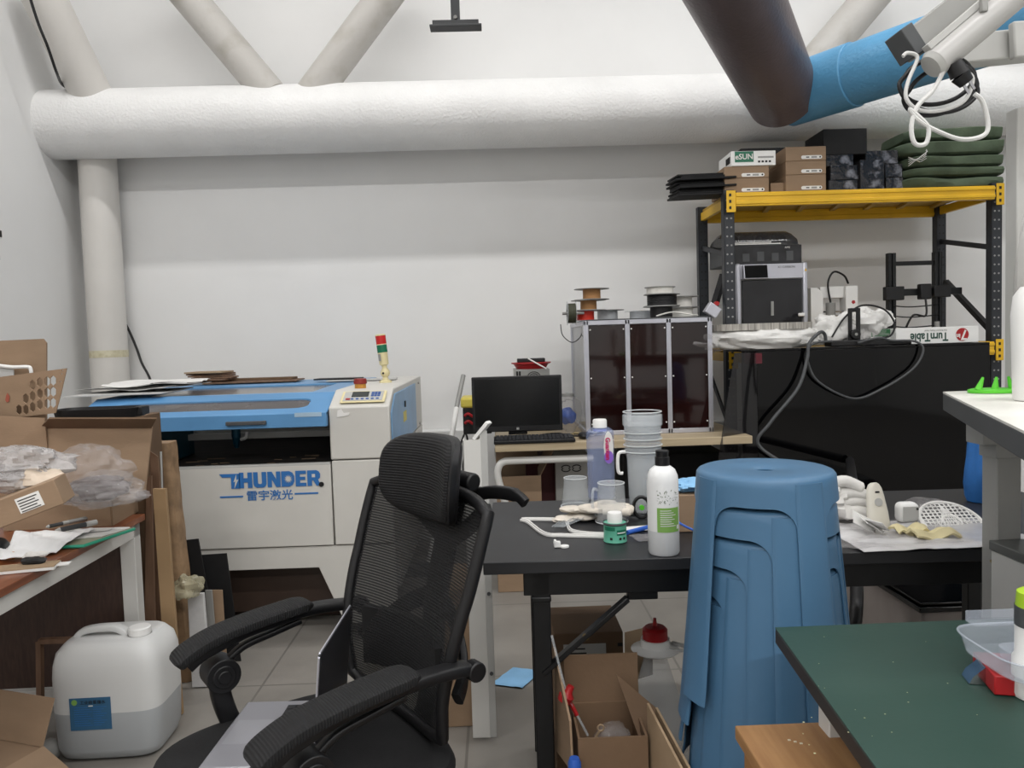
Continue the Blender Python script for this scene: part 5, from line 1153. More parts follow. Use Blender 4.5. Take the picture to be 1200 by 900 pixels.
MB().lathe([(0, 0), (.055, 0), (.055, .006), (.048, .008), (0, .008)], n=36, M=Matrix.Diagonal((1, .7, 1, 1))).build('base', LIME, t)
for x, dx in ((-.042, .018), (-.005, .006), (.034, -.016)): MB().cyl((x, -.01, .006), (x+dx*.6, -.01, .034), .008, .0025, n=12).build('spike', LIME, t)
# grey cabinet with wire and clips
yk = 1.36; a = P(1170, 655, yk+.24)
t = thing('metal_cabinet', 'grey metal drawer cabinet below the tall bench at the right edge', 'cabinet', (P(1172, 700, 1.53).x, 1.34, .0)); zc = .835
MB().box(0, .5, 0, .22, .02, zc-.02).build('body', GREYL, t, bev=.003)
MB().box(-.003, .503, -.003, .223, zc-.02, zc).build('top', mat('dark_top', (86, 88, 86), .4), t, bev=.002)
for z in (.02, .2, .4, .6): MB().cyl((-.003, .19, z+.02), (0, .19, z+.02), .005, n=10).build('screw', INK, t)
cable('wire_hook', [P(1161, 657, 1.58), P(1166, 661, 1.57), P(1178, 663, 1.565), P(1190, 660, 1.565), P(1198, 658, 1.565), P(1210, 655, 1.565)], .003, mat('brass_wire', (150, 136, 104), .3, metal=.7), 'thin brass coloured wire hooked round the grey bench post', 'wire')
# ------------------------------------------------------------------ green topped table
GH = .80
g0, g1 = PH(908, 735, GH), PH(1027, 900, GH); ge = (g1-g0).normalized()
gt = thing('green_table', 'work table with worn green rubber top at the lower right', 'table', (g0.x, g0.y, 0))
gv = ge*.85; 
poly = [(0, 0), (gv.x, gv.y), (gv.x+.62, gv.y), (.62, -.0)]
MB().prism(poly, GH-.002, GH).build('green_mat', GREENMAT, gt, bev=.0008)
MB().prism(poly, GH-.027, GH-.002).build('tabletop', mat('table_edge_dark', (46, 42, 40), .5), gt, bev=.003)
for i in range(2):
    pass
MB().box(.045, .085, -.10, -.06, 0, GH-.027).build('leg', WHITEM, gt, bev=.002); MB().box(.56, .60, -.10, -.06, 0, GH-.027).build('leg', WHITEM, gt, bev=.002)
MB().box(.03, .07, gv.y+.05, gv.y+.09, 0, GH-.027).build('leg', WHITEM, gt, bev=.002); MB().box(.54, .58, gv.y+.05, gv.y+.09, 0, GH-.027).build('leg', WHITEM, gt, bev=.002)
for k in range(5): MB().cyl((.0449, -.08, .70-.045*k), (.0435, -.08, .70-.045*k), .003, n=8).build('hole', INK, gt)
MB().box(.085, .56, -.095, -.065, GH-.075, GH-.03).build('rail', WHITEM, gt, bev=.002)
r = random.Random(12); cm = MB()
for i in range(22):
    q = PH(r.uniform(935, 1150), r.uniform(745, 885), GH); s_ = r.uniform(.0003, .0009)
    cm.box(q.x-s_, q.x+s_*1.4, q.y-s_, q.y+s_, GH+.0002, GH+.0006)
o = cm.build('crumbs', mat('crumb_pale', (176, 176, 140), .7)); o['kind'] = 'stuff'; tag(o, 'tiny pale crumbs scattered over the green table top', 'crumbs')
# tray
q = PH(1178, 790, GH)
GT1 = GH+.001
bq = PH(1190, 818, GT1)
t = thing('red_box', 'small red box under the clear tray on the green table', 'box', V((bq.x+.02, bq.y+.03, GT1)), rz=-.25)
MB().box(-.035, .08, -.03, .05, 0, .026).build('box_body', RED, t, bev=.002)
MB().prism([(-.055, 0), (-.035, 0), (-.035, .024), (-.05, .01)], -.03, .0, FRONT).build('metal_lip', CHROME, t)
tz_ = GT1+.0265
q = PH(1186, 770, tz_+.01)
t = thing('clear_tray', 'rounded clear plastic lid tray resting on the small red box', 'tray', V((q.x+.035, q.y-.005, tz_))); t.scale = (.82, .82, .82)
def rr_ring(wx, wy, z, n=40, p=.45): return [V((math.copysign(abs(math.cos(a))**p, math.cos(a))*wx, math.copysign(abs(math.sin(a))**p, math.sin(a))*wy, z)) for a in [2*PI*k/n for k in range(n)]]
TRM = mat('tray_clear', (206, 214, 226), .12, alpha=.26, spec=1, var=.02)
MB().rings([rr_ring(.085, .075, .0), rr_ring(.092, .082, .004), rr_ring(.10, .09, .034), rr_ring(.103, .093, .036)], True, False).build('tray_body', TRM, t, solid=.0015)
MB().tube(rr_ring(.102, .092, .036), .0018, 6, True).build('tray_rim', TRM, t)
MB().rings([rr_ring(.05, .04, .005), rr_ring(.052, .042, .022), rr_ring(.045, .036, .024)], True, True).build('inner_step', TRM, t)
MB().box(-.05, .09, .092, .12, .030, .034).box(-.05, .09, .118, .12, .034, .05).build('rear_flap', TRM, t, bev=.001)
MB().tube(spline([(-.0, .0, .03), (.01, .02, .034), (.035, .022, .034), (.055, .01, .03)]), .003).build('metal_clip', CHROME, t)
q = PH(1182, 733, GT1)
t = thing('blue_clamp', 'blue plastic clamp standing at the rear of the green table', 'clamp', V((q.x+.01, q.y-.035, GT1)))
MB().prism([(-.022, 0), (.026, 0), (.026, .045), (.018, .052), (.012, .058), (-.006, .058), (-.012, .05)], -.006, .006, FRONT).build('clamp_body', BLUE, t, bev=.002)
MB().tube([(-.008, 0, .052), (-.004, 0, .06), (.01, 0, .06), (.02, 0, .046)], .004).build('hook', BLUE, t); MB().cyl((.004, -.0085, .038), (.004, -.006, .038), .003, n=10).build('rivet', INK, t)
q = P(1202, 895, .92)
t = thing('spray_bottle', 'white bottle with grey band and lime top, cut by the right picture edge', 'bottle', (P(1203, 800, .96).x+.009, .955, GT1)); hz = P(1196, 692, .955).z-GH
MB().lathe([(0, 0), (.026, 0), (.028, .006), (.027, .05), (.024, .055), (.024, hz*.66), (0, hz*.66)], n=32).build('bottle_body', WHITEP, t)
MB().lathe([(0, hz*.66), (.0245, hz*.66), (.0245, hz*.84), (0, hz*.84)], n=32).build('grey_band', GREYD, t)
MB().lathe([(0, hz*.84), (.0235, hz*.84), (.022, hz*.97), (.015, hz), (0, hz)], n=32).build('lime_top', mat('lime_yellow', (170, 206, 50), .4), t)
# oak drawer cabinet under the green table
OH = .665
o0 = PH(861, 850, OH)
t = thing('oak_cabinet', 'low oak laminate cabinet half under the green table at the bottom edge', 'cabinet', (o0.x, o0.y, 0), rz=.0)
MB().box(-.0, .235, -.42, -.0, OH-.022, OH).build('top', WOODO, t, bev=.002)
MB().box(.012, .225, -.41, -.01, .03, OH-.022).build('body', WOODO, t, bev=.002)
MB().box(.008, .012, -.40, -.02, OH-.2, OH-.03).build('drawer', mat('oak_drawer', (150, 108, 66), .5), t, bev=.001); MB().cyl((.0, -.2, OH-.08), (.008, -.2, OH-.08), .01, n=16).build('drawer_knob', GREYM, t)
for k in range(3): 
    q = PH(925+7*k, 868+2*k, OH); o = MB().box(-.002, .002, -.001, .002, 0, .001).build('crumb', mat('crumb_pale2', (220, 214, 190), .7)); place(o, q+V((0, 0, .0003))); tag(o, 'tiny pale crumb on the oak cabinet top', 'crumb', 'crumbs on the oak cabinet')
# ------------------------------------------------------------------ lamp boom and cables at the top right
def PB(px, py, Y=1.5): return P(px, py, Y)
bt = thing('lamp_boom', 'grey swing arm reaching in from the top right above the cables', 'arm', PB(1062, 52))
l0 = bt.location.copy()
MB().bar(PB(1064, 55)-l0, PB(1230, -75)-l0, .055, .058, up=(0, 1, 0)).build('arm_bar', GREYM, bt, bev=.003)
MB().bar(PB(1055, 57)-l0, PB(1068, 48)-l0, .058, .062, up=(0, 1, 0)).build('end_cap', GREYD, bt, bev=.002)
cb = thing('lamp_crossbar', 'light grey horizontal bar crossing behind the swing arm at the top right', 'bar', PB(1115, 62, 1.66)); l1 = cb.location.copy()
MB().bar(V((0, 0, 0)), PB(1300, 44, 1.66)-l1, .05, .060, up=(0, 0, 1)).build('crossbar', GREYL, cb, bev=.003)
cp_ = PB(1296, 44, 1.66)-l1
MB().box(cp_.x-.02, cp_.x+.02, -.02, .02, BH+.001-l1.z, cp_.z-.03).build('support_pole', GREYL, cb, bev=.003)
MB().bar(PB(1185, 48, 1.62)-l1, PB(1300, 40, 1.62)-l1, .02, .075, up=(0, 0, 1)).build('mount_plate', GREYL, cb, bev=.004)
lt_ = thing('strip_lamp', 'slim white strip lamp slanting in front of the grey swing arm', 'lamp', PB(1095, 75, 1.43)); l2 = lt_.location.copy()
LD = (PB(1240, -48, 1.43)-l2)
MB().cyl(V((0, 0, 0)), LD, .026, n=24).build('lamp_tube', mat('lamp_housing_white', (178, 177, 175), .35, var=.02), lt_, bev=.003)
MB().bar(LD*.03+V((-.022, .0, .022)), LD*1.0+V((-.022, .0, .022)), .012, .02, up=(0, 1, 0)).build('mount_channel', GREYL, lt_, bev=.001)
MB().cyl(V((0, 0, 0))-LD*.03, V((0, 0, 0)), .022, .027, n=24).build('end_cap', GREYL, lt_)
MB().box(-.006, .006, -.01, .0, -.014, .014, Matrix.Translation(LD*.42+V((-.018, -.015, .02)))).build('clip', GREYM, lt_, bev=.002)
pg = thing('power_plug', 'black two-pin power plug hanging below the strip lamp end', 'plug', PB(1125, 88, 1.42)); 
MB().cyl((-.012, 0, .022), (.0, 0, 0), .014, .017, n=16).cyl((0, 0, 0), (.012, 0, -.014), .017, .013, n=16).build('plug_body', BLACK, pg)
for k in (-1, 1): MB().bar((.012+.005*k, 0, -.014+.004*k), (.022+.005*k, 0, -.03+.004*k), .002, .005).build('plug_pin', CHROME, pg)
def loop(cx_, cy_, rx, ry, Y, ph=0, n=16, wob=3, seed=0):
    rr = random.Random(seed); return [PB(cx_+rx*math.cos(ph+2*PI*k/n)+rr.uniform(-wob, wob), cy_+ry*math.sin(ph+2*PI*k/n)+rr.uniform(-wob, wob), Y+rr.uniform(-.02, .02)) for k in range(n)]
cb_ = thing('black_cable_coil', 'black cable coiled in loops hanging from the swing arm end', 'cable', PB(1100, 60, 1.46)); l3 = cb_.location.copy()
for k, (a_, b_, rx, ry) in enumerate(((1101, 98, 47, 34), (1098, 92, 44, 30), (1103, 103, 44, 30))):
    pts = []
    for j in range(20):
        an = 2*PI*j/20; x = a_+rx*math.cos(an)*(1 if math.sin(an) > 0 else .9); y = b_+ry*math.sin(an)*(1 if math.sin(an) > 0 else .85)-6*k*math.cos(an); pts.append(PB(x, y, 1.46+.012*k)-l3)
    MB().tube(spline(pts, 4, True), .0042, 8, True).build('cable_loop', BLACK, cb_)
wc = thing('white_cable_coil', 'white cable coiled with two long loops hanging below the black coil', 'cable', PB(1090, 70, 1.44)); l4 = wc.location.copy()
WC = mat('white_cable', (206, 206, 204), .45)
path = [(1058, 66), (1064, 62), (1075, 68), (1064, 96), (1062, 115), (1075, 128), (1100, 130), (1130, 118), (1140, 92), (1128, 82)]
MB().tube([p_-l4 for p_ in spline([PB(x, y, 1.44) for x, y in path], 6)], .0036, 8).build('cable_loop', WC, wc)
path = [(1107, 80), (1094, 105), (1075, 125), (1068, 148), (1072, 168), (1085, 168), (1088, 150), (1078, 138), (1066, 128), (1075, 140), (1095, 152), (1125, 163), (1150, 160), (1158, 148), (1152, 120), (1142, 110)]
MB().tube([p_-l4 for p_ in spline([PB(x, y, 1.42) for x, y in path], 6)], .0042, 8).build('cable_loop', WC, wc)
# ================================================================== left desk and its load
LH = .71
d0 = PH(170, 602, LH)
LDK = thing('wooden_desk', 'reddish wooden desk with white frame at the left edge, loaded with boxes', 'desk', (d0.x, d0.y, 0), rz=.03)
LWd, LDp = .78, 1.55
MB().box(-LWd, 0, -LDp, 0, LH-.022, LH).build('desktop', WOODR, LDK, bev=.002)
MB().box(-.045, -.012, -LDp+.03, -.02, LH-.07, LH-.022).box(-LWd+.012, -LWd+.045, -LDp+.03, -.02, LH-.07, LH-.022).box(-LWd+.045, -.045, -.05, -.02, LH-.07, LH-.022).build('frame_rail', WHITEM, LDK, bev=.002)
for x in (-.062, -LWd+.012):
    for y in (-.07, -LDp+.03): MB().box(x, x+.05, y, y+.05, 0, LH-.022).build('leg', WHITEM, LDK, bev=.002)
MB().box(-LWd+.03, -.06, -.045, -.030, .12, LH-.03).build('end_panel', BRWN, LDK)
MB().box(-LWd+.03, -.06, -.05, -.02, .05, .11).build('floor_rail', WHITEM, LDK, bev=.002)
L1 = LH+.001
def onL(px, py, h=L1): return PH(px, py, h)
# jerrycan
jq = P(140, 880, 2.40); 
JY = d0.y-.235
jw = (P(212, 800, JY).x-P(68, 800, JY).x)/2*.85; jc = P(140, 800, JY); jh = P(140, 738, JY).z
JC = thing('jerrycan', 'large translucent white jerrycan with blue label, partly filled with liquid', 'jerrycan', (jc.x, JY, .001), rz=.03)
dpt = .125
def jr(wx, wy, z, sh=0, n=48, p=.38):
    return [V((math.copysign(abs(math.cos(a))**p, math.cos(a))*wx+sh, math.copysign(abs(math.sin(a))**p, math.sin(a))*wy, z)) for a in [2*PI*k/n+.01 for k in range(n)]]
lvl = jh*.42
lo_ = MB().rings([jr(jw*.78, dpt*.75, 0), jr(jw*.90, dpt*.9, .012), jr(jw*.96, dpt, .04), jr(jw, dpt, lvl)], True, False)
lo_.build('filled_part', JERRYL, JC)
MB().rings([jr(jw, dpt, lvl), jr(jw, dpt, jh*.70), jr(jw*.985, dpt*.98, jh*.80), jr(jw*.93, dpt*.92, jh*.90), jr(jw*.80, dpt*.8, jh*.965), jr(jw*.74, dpt*.7, jh*.985)], False, True).build('upper_body', JERRY, JC, bev=.004)
MB().rings([jr(jw*.70, .022, jh*.95, -.0), jr(jw*.68, .02, jh*1.04)], True, True) 
MB().strap(spline([(-jw*.72, -.02, jh*.93), (-jw*.55, -.02, jh*1.02), (-jw*.1, -.02, jh*1.045), (jw*.15, -.02, jh*1.02), (jw*.3, -.02, jh*.95)], 6), .035, .022, (0, 1, 0)).build('handle', JERRY, JC)
MB().lathe([(.036, jh*.95), (.036, jh*.985), (.03, jh*.985)], c=(jw*.52, -.03, 0), n=28).build('neck', JERRY, JC)
MB().lathe([(.0, jh*.975), (.034, jh*.975), (.034, jh*1.04), (.030, jh*1.05), (0, jh*1.05)], c=(jw*.52, -.03, 0), n=28).build('cap', WHITEP, JC)
lb = MB().box(-jw*.74, -jw*.0+.0, -dpt-.0015, -dpt+.0, jh*.29, jh*.56).build('blue_label', LABB, JC)
for i in range(9): MB().box(-jw*.66, -jw*(.42-.04*(i % 3)), -dpt-.002, -dpt-.0015, jh*(.48-.019*i), jh*(.4835-.019*i)).build('print', LOGO, lb)
for i in range(9): MB().box(-jw*.32, -jw*(.08+.05*(i % 3)), -dpt-.002, -dpt-.0015, jh*(.48-.019*i), jh*(.4835-.019*i)).build('print', LOGO, lb)
text('工业级蒸馏水', .013, INK, lb, Matrix.Translation((-jw*.32, -dpt-.002, jh*.52)) @ FRONT, 'lettering')
MB().cyl((-jw*.65, -dpt-.002, jh*.525), (-jw*.65, -dpt-.0015, jh*.525), .009, n=16).build('round_emblem', LABG, lb)
lb.location.x = jw*.17
MB().box(-jw*.40, -jw*.32, -dpt-.0022, -dpt-.0016, jh*.488, jh*.496).build('torn_spot', PAPER, lb)
# wooden frame and carton under the desk
a, b = P(52, 835, 2.5), P(78, 750, 2.5)
t = thing('wooden_stand', 'small brown wooden frame leaning on the dark panel under the desk', 'frame', (a.x, 2.47, .0)); 
MB().bar((0, 0, 0), (0, .03, b.z), .016, .02).bar((0, .03, b.z), (.35, .03, b.z), .016, .02, up=(0, 1, 0)).bar((.35, .03, b.z), (.35, 0, 0), .016, .02).build('frame_bars', WOODB, t)
t = thing('open_carton', 'open tan carton with spread flaps on the floor at the lower left', 'box', (P(-20, 850, 2.15).x, 2.05, .001), rz=-.35)
MB().box(-.15, .12, -.15, .15, 0, .17).build('box_body', CARD, t, bev=.002)
MB(RT((.12, 0, .17), ry=.5)).box(0, .13, -.15, .15, 0, .004).build('flap', CARD, t); MB(RT((-.0, -.15, .17), rx=.6, rz=.2)).box(-.12, .12, -.16, 0, 0, .004).build('flap', CARDL, t); MB(RT((.0, .15, .17), rx=1.2)).box(-.1, .12, 0, .13, 0, .004).build('flap', CARD, t)
q = P(42, 850, 2.36); o = MB().cyl((0, 0, 0), (0, .05, 0), .034, n=28).cyl((0, -.003, 0), (0, 0, 0), .028, n=28).build('tape_roll', GREYM); place(o, (q.x, 2.36, .036), -.5); tag(o, 'grey round roll lying beside the jerrycan under the desk', 'roll')
t = thing('cardboard_sheet', 'torn cardboard flap lying on the floor left of the jerrycan', 'cardboard', (P(40, 880, 2.15).x, 2.1, .02), rz=.5)
MB().slab([(-.2, -.05, .0), (.12, .02, .04), (.13, .035, .045), (-.15, .06, .02)], .005).build('sheet_body', CARDL, t)
# big open carton on the desk, with flaps
def PL(px, py, Y): return P(px, py, Y)
bigt = thing('big_carton', 'large open cardboard box with raised flaps at the back of the wooden desk', 'box', (PL(60, 600, 2.3).x, 2.28, L1)); B0 = bigt.location.copy()
def rel(*p): return [V(x)-B0 for x in p]
f1 = [PL(47, 498, 2.52), PL(178, 500, 2.46), PL(170, 575, 2.44), PL(60, 585, 2.50)]
MB().slab(rel(*f1), .006).build('back_flap', CARD, bigt)
MB().slab(rel(PL(47, 500, 2.52), PL(178, 500, 2.46), PL(184, 489, 2.40), PL(58, 489, 2.46)), .006).build('folded_edge', CARDD, bigt)
MB().slab(rel(PL(-60, 485, 2.50), PL(52, 490, 2.50), PL(62, 590, 2.52), PL(-60, 600, 2.50)), .006).build('side_flap', CARD, bigt)
bp = [onL(130, 618), onL(174, 594), onL(178, 590), onL(-80, 600)]
z0 = L1; c1_, c2_, c3_, c4_ = onL(131, 616), onL(170, 594), onL(20, 590), onL(-20, 614)
wallh = V((0, 0, .085))
def wall_(p, q_, h_=wallh): return rel(p, q_, q_+h_, p+h_)
MB().slab(wall_(c1_, c2_), .005).build('right_wall', CARD, bigt)
MB().slab(wall_(onL(5, 622), c1_), .005).build('front_wall', CARD, bigt)
MB().slab(rel(onL(5, 622), c1_, c2_, c2_+V((-.55, .02, 0))), -.004).build('bottom', CARD, bigt)
# bags inside
def heap(name, label, pts, group=None, m=BAGC, cat='bag'):
    t = thing(name, label, cat, V(pts[0][0]))
    for i, (c_, s_, sd) in enumerate(pts): MB().bag(V(c_)-V(pts[0][0]), s_, seed=sd, amp=.26, n=26, freq=2.8).build('film', m, t)
    return t
cA = PL(108, 553, 2.34); heap('clear_bag', 'shiny clear plastic bag of parts heaped in the right half of the big carton', [(cA, (.12, .10, .085), 61), (cA+V((.05, -.03, -.05)), (.12, .09, .05), 62)])
cB = PL(118, 580, 2.26); heap('clear_bag', 'clear zip bag spilling over the front wall of the big carton', [(cB, (.12, .07, .04), 63)])
cC = PL(25, 545, 2.05); heap('bubble_bag', 'bubble wrap bag lying over the small labelled carton', [(cC, (.14, .10, .05), 64), (cC+V((-.02, -.03, -.03)), (.12, .10, .04), 65)], m=mat('bubble_film', (200, 198, 198), .15, ns=30, alpha=.5, spec=1, bump=.008, bs=70))
o = MB().bag((0, 0, 0), (.06, .05, .03), seed=70, amp=.3, n=16).build('parts_lump', mat('pale_parts', (206, 190, 172), .5, ns=30)); place(o, PL(48, 562, 2.0)); tag(o, 'pinkish white parts bag resting on the small labelled carton edge', 'bag')
o = MB().bag((0, 0, 0), (.09, .07, .04), seed=71, amp=.3, n=16).build('parts_lump', mat('dark_parts', (96, 88, 88), .3, ns=30)); place(o, PL(118, 572, 2.32)); tag(o, 'dark parts showing through the clear bags in the big carton', 'bag')
# small labelled carton, tilted
s0 = PL(38, 585, 1.93)
t = thing('labelled_carton', 'small tan carton with white sticker tilted on the big carton front', 'box', s0, rot=(.0, -.33, .28))
MB().box(-.085, .075, -.05, .06, -.035, .03).build('box_body', CARD, t, bev=.002)
sk = MB().box(-.02, .035, -.0515, -.05, -.02, .018).build('sticker', PAPER, t)
for i in range(5): MB().box(-.016, .028-.006*(i % 2), -.052, -.0515, .010-.007*i, .0125-.007*i).build('print', INK, sk)
# cardboard sheets at the far left
t = thing('cardboard_sheet', 'large plain cardboard panel standing at the far left above the boxes', 'cardboard', PL(0, 500, 2.62)); z_ = t.location.copy()
MB().slab([PL(-60, 402, 2.62)-z_, PL(50, 397, 2.62)-z_, PL(54, 402, 2.62)-z_, PL(54, 510, 2.62)-z_, PL(-60, 520, 2.62)-z_], .008).build('panel', CARD, t)
MB().tube(spline([PL(-20, 426, 2.59)-z_, PL(12, 430, 2.59)-z_, PL(32, 430, 2.59)-z_, PL(36, 433, 2.59)-z_, PL(37, 445, 2.59)-z_]), .006).build('white_wire', WHITEP, t)
MB().slab([PL(-30, 427, 2.595)-z_, PL(16, 430, 2.595)-z_, PL(16, 442, 2.595)-z_, PL(-30, 450, 2.595)-z_], .004).build('grey_patch', GREYPAP, t)
# laser-cut hexagon sheet (real holes)
hx0, hx1 = (PL(-40, 447, 2.56), PL(80, 432, 2.50)); 
O_ = PL(0, 490, 2.545); U_ = (PL(66, 484, 2.50)-O_); T_ = (PL(0, 441, 2.545)-O_)
hexes = []
for cx_, cys in ((63, (446, 459, 472)), (57, (452.5-6.5, 459, 472)), ): pass
cols = [(63.0, (446, 459, 472)), (56.0, (447, 460, 473)), (47.5, (448, 461, 474)), (39, (451, 464, 477)), (31, (467, 480)), (23, (480,))]
def hexpoly(cx_, cy_, rx=3.3, ry=6.1): return [(cx_+rx*s_, cy_+ry*q_) for s_, q_ in ((0, -1), (1, -.5), (1, .5), (0, 1), (-1, .5), (-1, -.5))]
bm = bmesh.new()
from mathutils.geometry import tessellate_polygon
out_ = [(-40, 447), (79, 431.5), (72, 462), (66, 484), (20, 489), (-40, 492)]
YHX = lambda px: 2.56-.0006*px
loops = [[V((x, y, 0)) for x, y in out_]]
for cx_, cys in cols:
    for cy_ in cys: loops.append([V((x, y, 0)) for x, y in hexpoly(cx_, cy_)])
for x, y in ((74, 434), (73, 438), (71.5, 447)): loops.append([V((x+a_, y+b_, 0)) for a_, b_ in ((-.6, -.9), (.6, -.9), (.6, .9), (-.6, .9))])
tri = tessellate_polygon(loops); flat_ = [p_ for l in loops for p_ in l]
t = thing('hexagon_sheet', 'tan cardboard sheet with hexagon holes leaning in front of the plain panel', 'cardboard', PL(30, 490, 2.54)); z_ = t.location.copy()
MB().add([PL(p_.x, p_.y, YHX(p_.x))-z_ for p_ in flat_], [tuple(f_) for f_ in tri]).build('sheet', CARD, t, solid=.003, flat=True)
MB().prism([(0, .016), (.007, .004), (.004, -.012), (-.003, -.016), (-.008, -.008), (-.005, .004)], 0, .001, Matrix.Translation(PL(9, 466, 2.548)-z_) @ FRONT).build('red_print', mat('print_brick', (160, 84, 66), .7), t)
# black tray behind the flaps
q = PL(118, 482, 2.60)
t = thing('black_tray', 'black oval plastic tray lying behind the big carton flap', 'tray', q)
MB().rings([rr_ring(.135, .07, -.02, p=.6), rr_ring(.142, .075, .012, p=.6), rr_ring(.136, .07, .012, p=.6), rr_ring(.128, .064, -.012, p=.6)], True, True).build('tray_body', BLACK, t); MB().box(.125, .15, -.03, .03, -.015, .014).build('tray_lug', BLACK, t, bev=.003)
# box carrying the tray (so it does not hang in the air)
bx('tall_carton', 'plain brown carton standing behind the desk under the black tray', 'box', 70, 168, 487, 600, d0.y+.04, .14, CARDD, None, .001)
# folder, pens, glove, notepad on the desk front
q = onL(95, 637)
t = thing('clear_folder', 'teal-edged clear document folder with papers on the desk', 'folder', q+V((0, 0, 0)), rz=.12)
MB().slab([(-.16, -.05, .008), (.03, -.06, .008), (.11, .13, .008), (-.14, .16, .008)], .003).build('folder_sleeve', mat('folder_grey_green', (150, 152, 128), .3), t)
MB().tube([(-.16, -.05, .006), (.03, -.06, .006), (.11, .13, .006)], .005).build('teal_edge', mat('teal_edge', (52, 158, 128), .35), t)
MB().slab([(-.12, .0, .012), (.05, .02, .012), (.10, .12, .012), (-.10, .15, .012)], .004).build('paper_stack', PAPER, t)
for k, (a_, b_, m, lb, rr) in enumerate((((70, 621), (113, 612), GREYD, 'thick grey marker with clear cap lying on the folder', .008), ((80, 612), (121, 603), GREYM, 'light grey marker behind the thick grey one', .007), ((57, 617), (80, 612), GREYD, 'short grey pen at the left of the two markers', .006))):
    A_, B_ = onL(a_[0], a_[1], LH+.03), onL(b_[0], b_[1], LH+.03); tt = thing('marker', lb, 'pen', A_); D_ = B_-A_
    MB().cyl(V((0, 0, 0)), D_*.7, rr, n=14).build('barrel', m, tt); MB().cyl(D_*.7, D_, rr*1.15, n=14).build('cap', GREYL, tt); MB().cyl(-D_*.12, V((0, 0, 0)), rr*.4, rr, n=12).build('tip', GREYL, tt)
q = onL(115, 622, LH+.02); o = MB().slab([(-.03, -.01, 0), (.03, -.005, 0), (.035, .03, 0), (-.02, .02, 0)], .002).build('white_card', PAPER); place(o, q); tag(o, 'white card beside the marker caps on the folder', 'card')
q = onL(45, 650)
t = thing('white_rag', 'white knitted cotton rag draped over the desk front left', 'rag', q)
A_, B_, C_, D_ = onL(-8, 664)-q, onL(44, 628)-q, onL(112, 622, LH+.02)-q, onL(66, 650)-q
def ragf(u, v):
    p_ = A_.lerp(D_, u).lerp(B_.lerp(C_, u), v); k = max(0, 1-u)
    return p_+V((.008*noise.noise(V((u*4, v*4, 9))), 0, .006+.030*math.sin(PI*min(1, v*1.1))*(.35+k)+.012*math.sin(v*16+u*5)*k+.012*abs(noise.noise(V((u*5, v*5, 3))))))
MB().grid(ragf, 36, 26).build('rag_body', mat('rag_white', (240, 240, 240), .8, var=.03, bump=.0008, bs=160), t, solid=.002)
MB().bag((.03, -.065, .014), (.035, .02, .014), seed=80, amp=.25, n=14, floor=.001).build('rag_end', CLOTH, t)
q = onL(22, 656); o = MB().cyl((-.05, 0, .012), (.0, .0, .012), .011, n=16).build('orange_pen', mat('orange_plastic', (226, 150, 50), .4)); place(o, onL(16, 656), -.1); tag(o, 'orange pen end poking out from under the white rag', 'pen')
q = onL(0, 655); o = MB().bag((0, 0, .03), (.04, .05, .035), seed=2, amp=.1, n=14, floor=.001).build('black_mouse', BLACK); place(o, onL(-8, 655)); tag(o, 'rounded black object at the left picture edge behind the rag', 'gadget')
o = MB().bag((0, 0, .016), (.035, .018, .012), seed=5, amp=.2, n=14, floor=.001).build('black_pouch', BLACK); place(o, onL(40, 664)); tag(o, 'black glossy pouch tucked under the white rag', 'pouch')
q = onL(28, 668); t = thing('notepad', 'tan covered notepad at the desk front edge', 'notepad', q, rz=.25)
MB().box(-.12, .08, -.03, .035, 0, .008).build('pages', PAPER, t, bev=.001); MB().box(-.12, .08, -.03, .035, .008, .010).build('cover', CARDL, t); MB().box(.075, .11, -.01, .02, .004, .007).build('torn_page', PAPER, t)
q = onL(20, 622); 
# ------------------------------------------------------------------ boards leaning between desk and laser
def board(name, label, quad, Y0, Y1, th, m, cat='board', group=None):
    """quad px corners: top-left, top-right, bottom-right, bottom-left; Y0 bottom depth, Y1 top depth"""
    tl_, tr_, br__, bl__ = quad; pts = [P(*tl_, Y1), P(*tr_, Y1), P(*br__, Y0), P(*bl__, Y0)]
    pts[2].z = .002; pts[3].z = .002
    k = pts[2].x; o = MB().slab(pts, -th).build(name, m, bev=.001); return tag(o, label, cat, group)
d_ = d0.y
board('brown_board', 'brown hardboard sheet nearest the wooden desk leg', [(173, 560), (179, 557), (188, 870), (172, 870)], 2.74, 2.76, .012, WOODB)
board('mdf_board', 'tan fibreboard strip standing right of the brown hardboard', [(181, 572), (196, 572), (215, 822), (198, 825)], 2.68, 2.70, .016, MDF)
board('brown_board', 'reddish brown sheet standing between hardboard and tan strip', [(176, 528), (186, 535), (206, 830), (188, 835)], 2.77, 2.80, .006, WOODB)
board('white_bracket_board', 'pale grey L-shaped board behind the brown sheets', [(174, 530), (190, 529), (200, 840), (186, 840)], 2.87, 2.89, .012, GREYL)
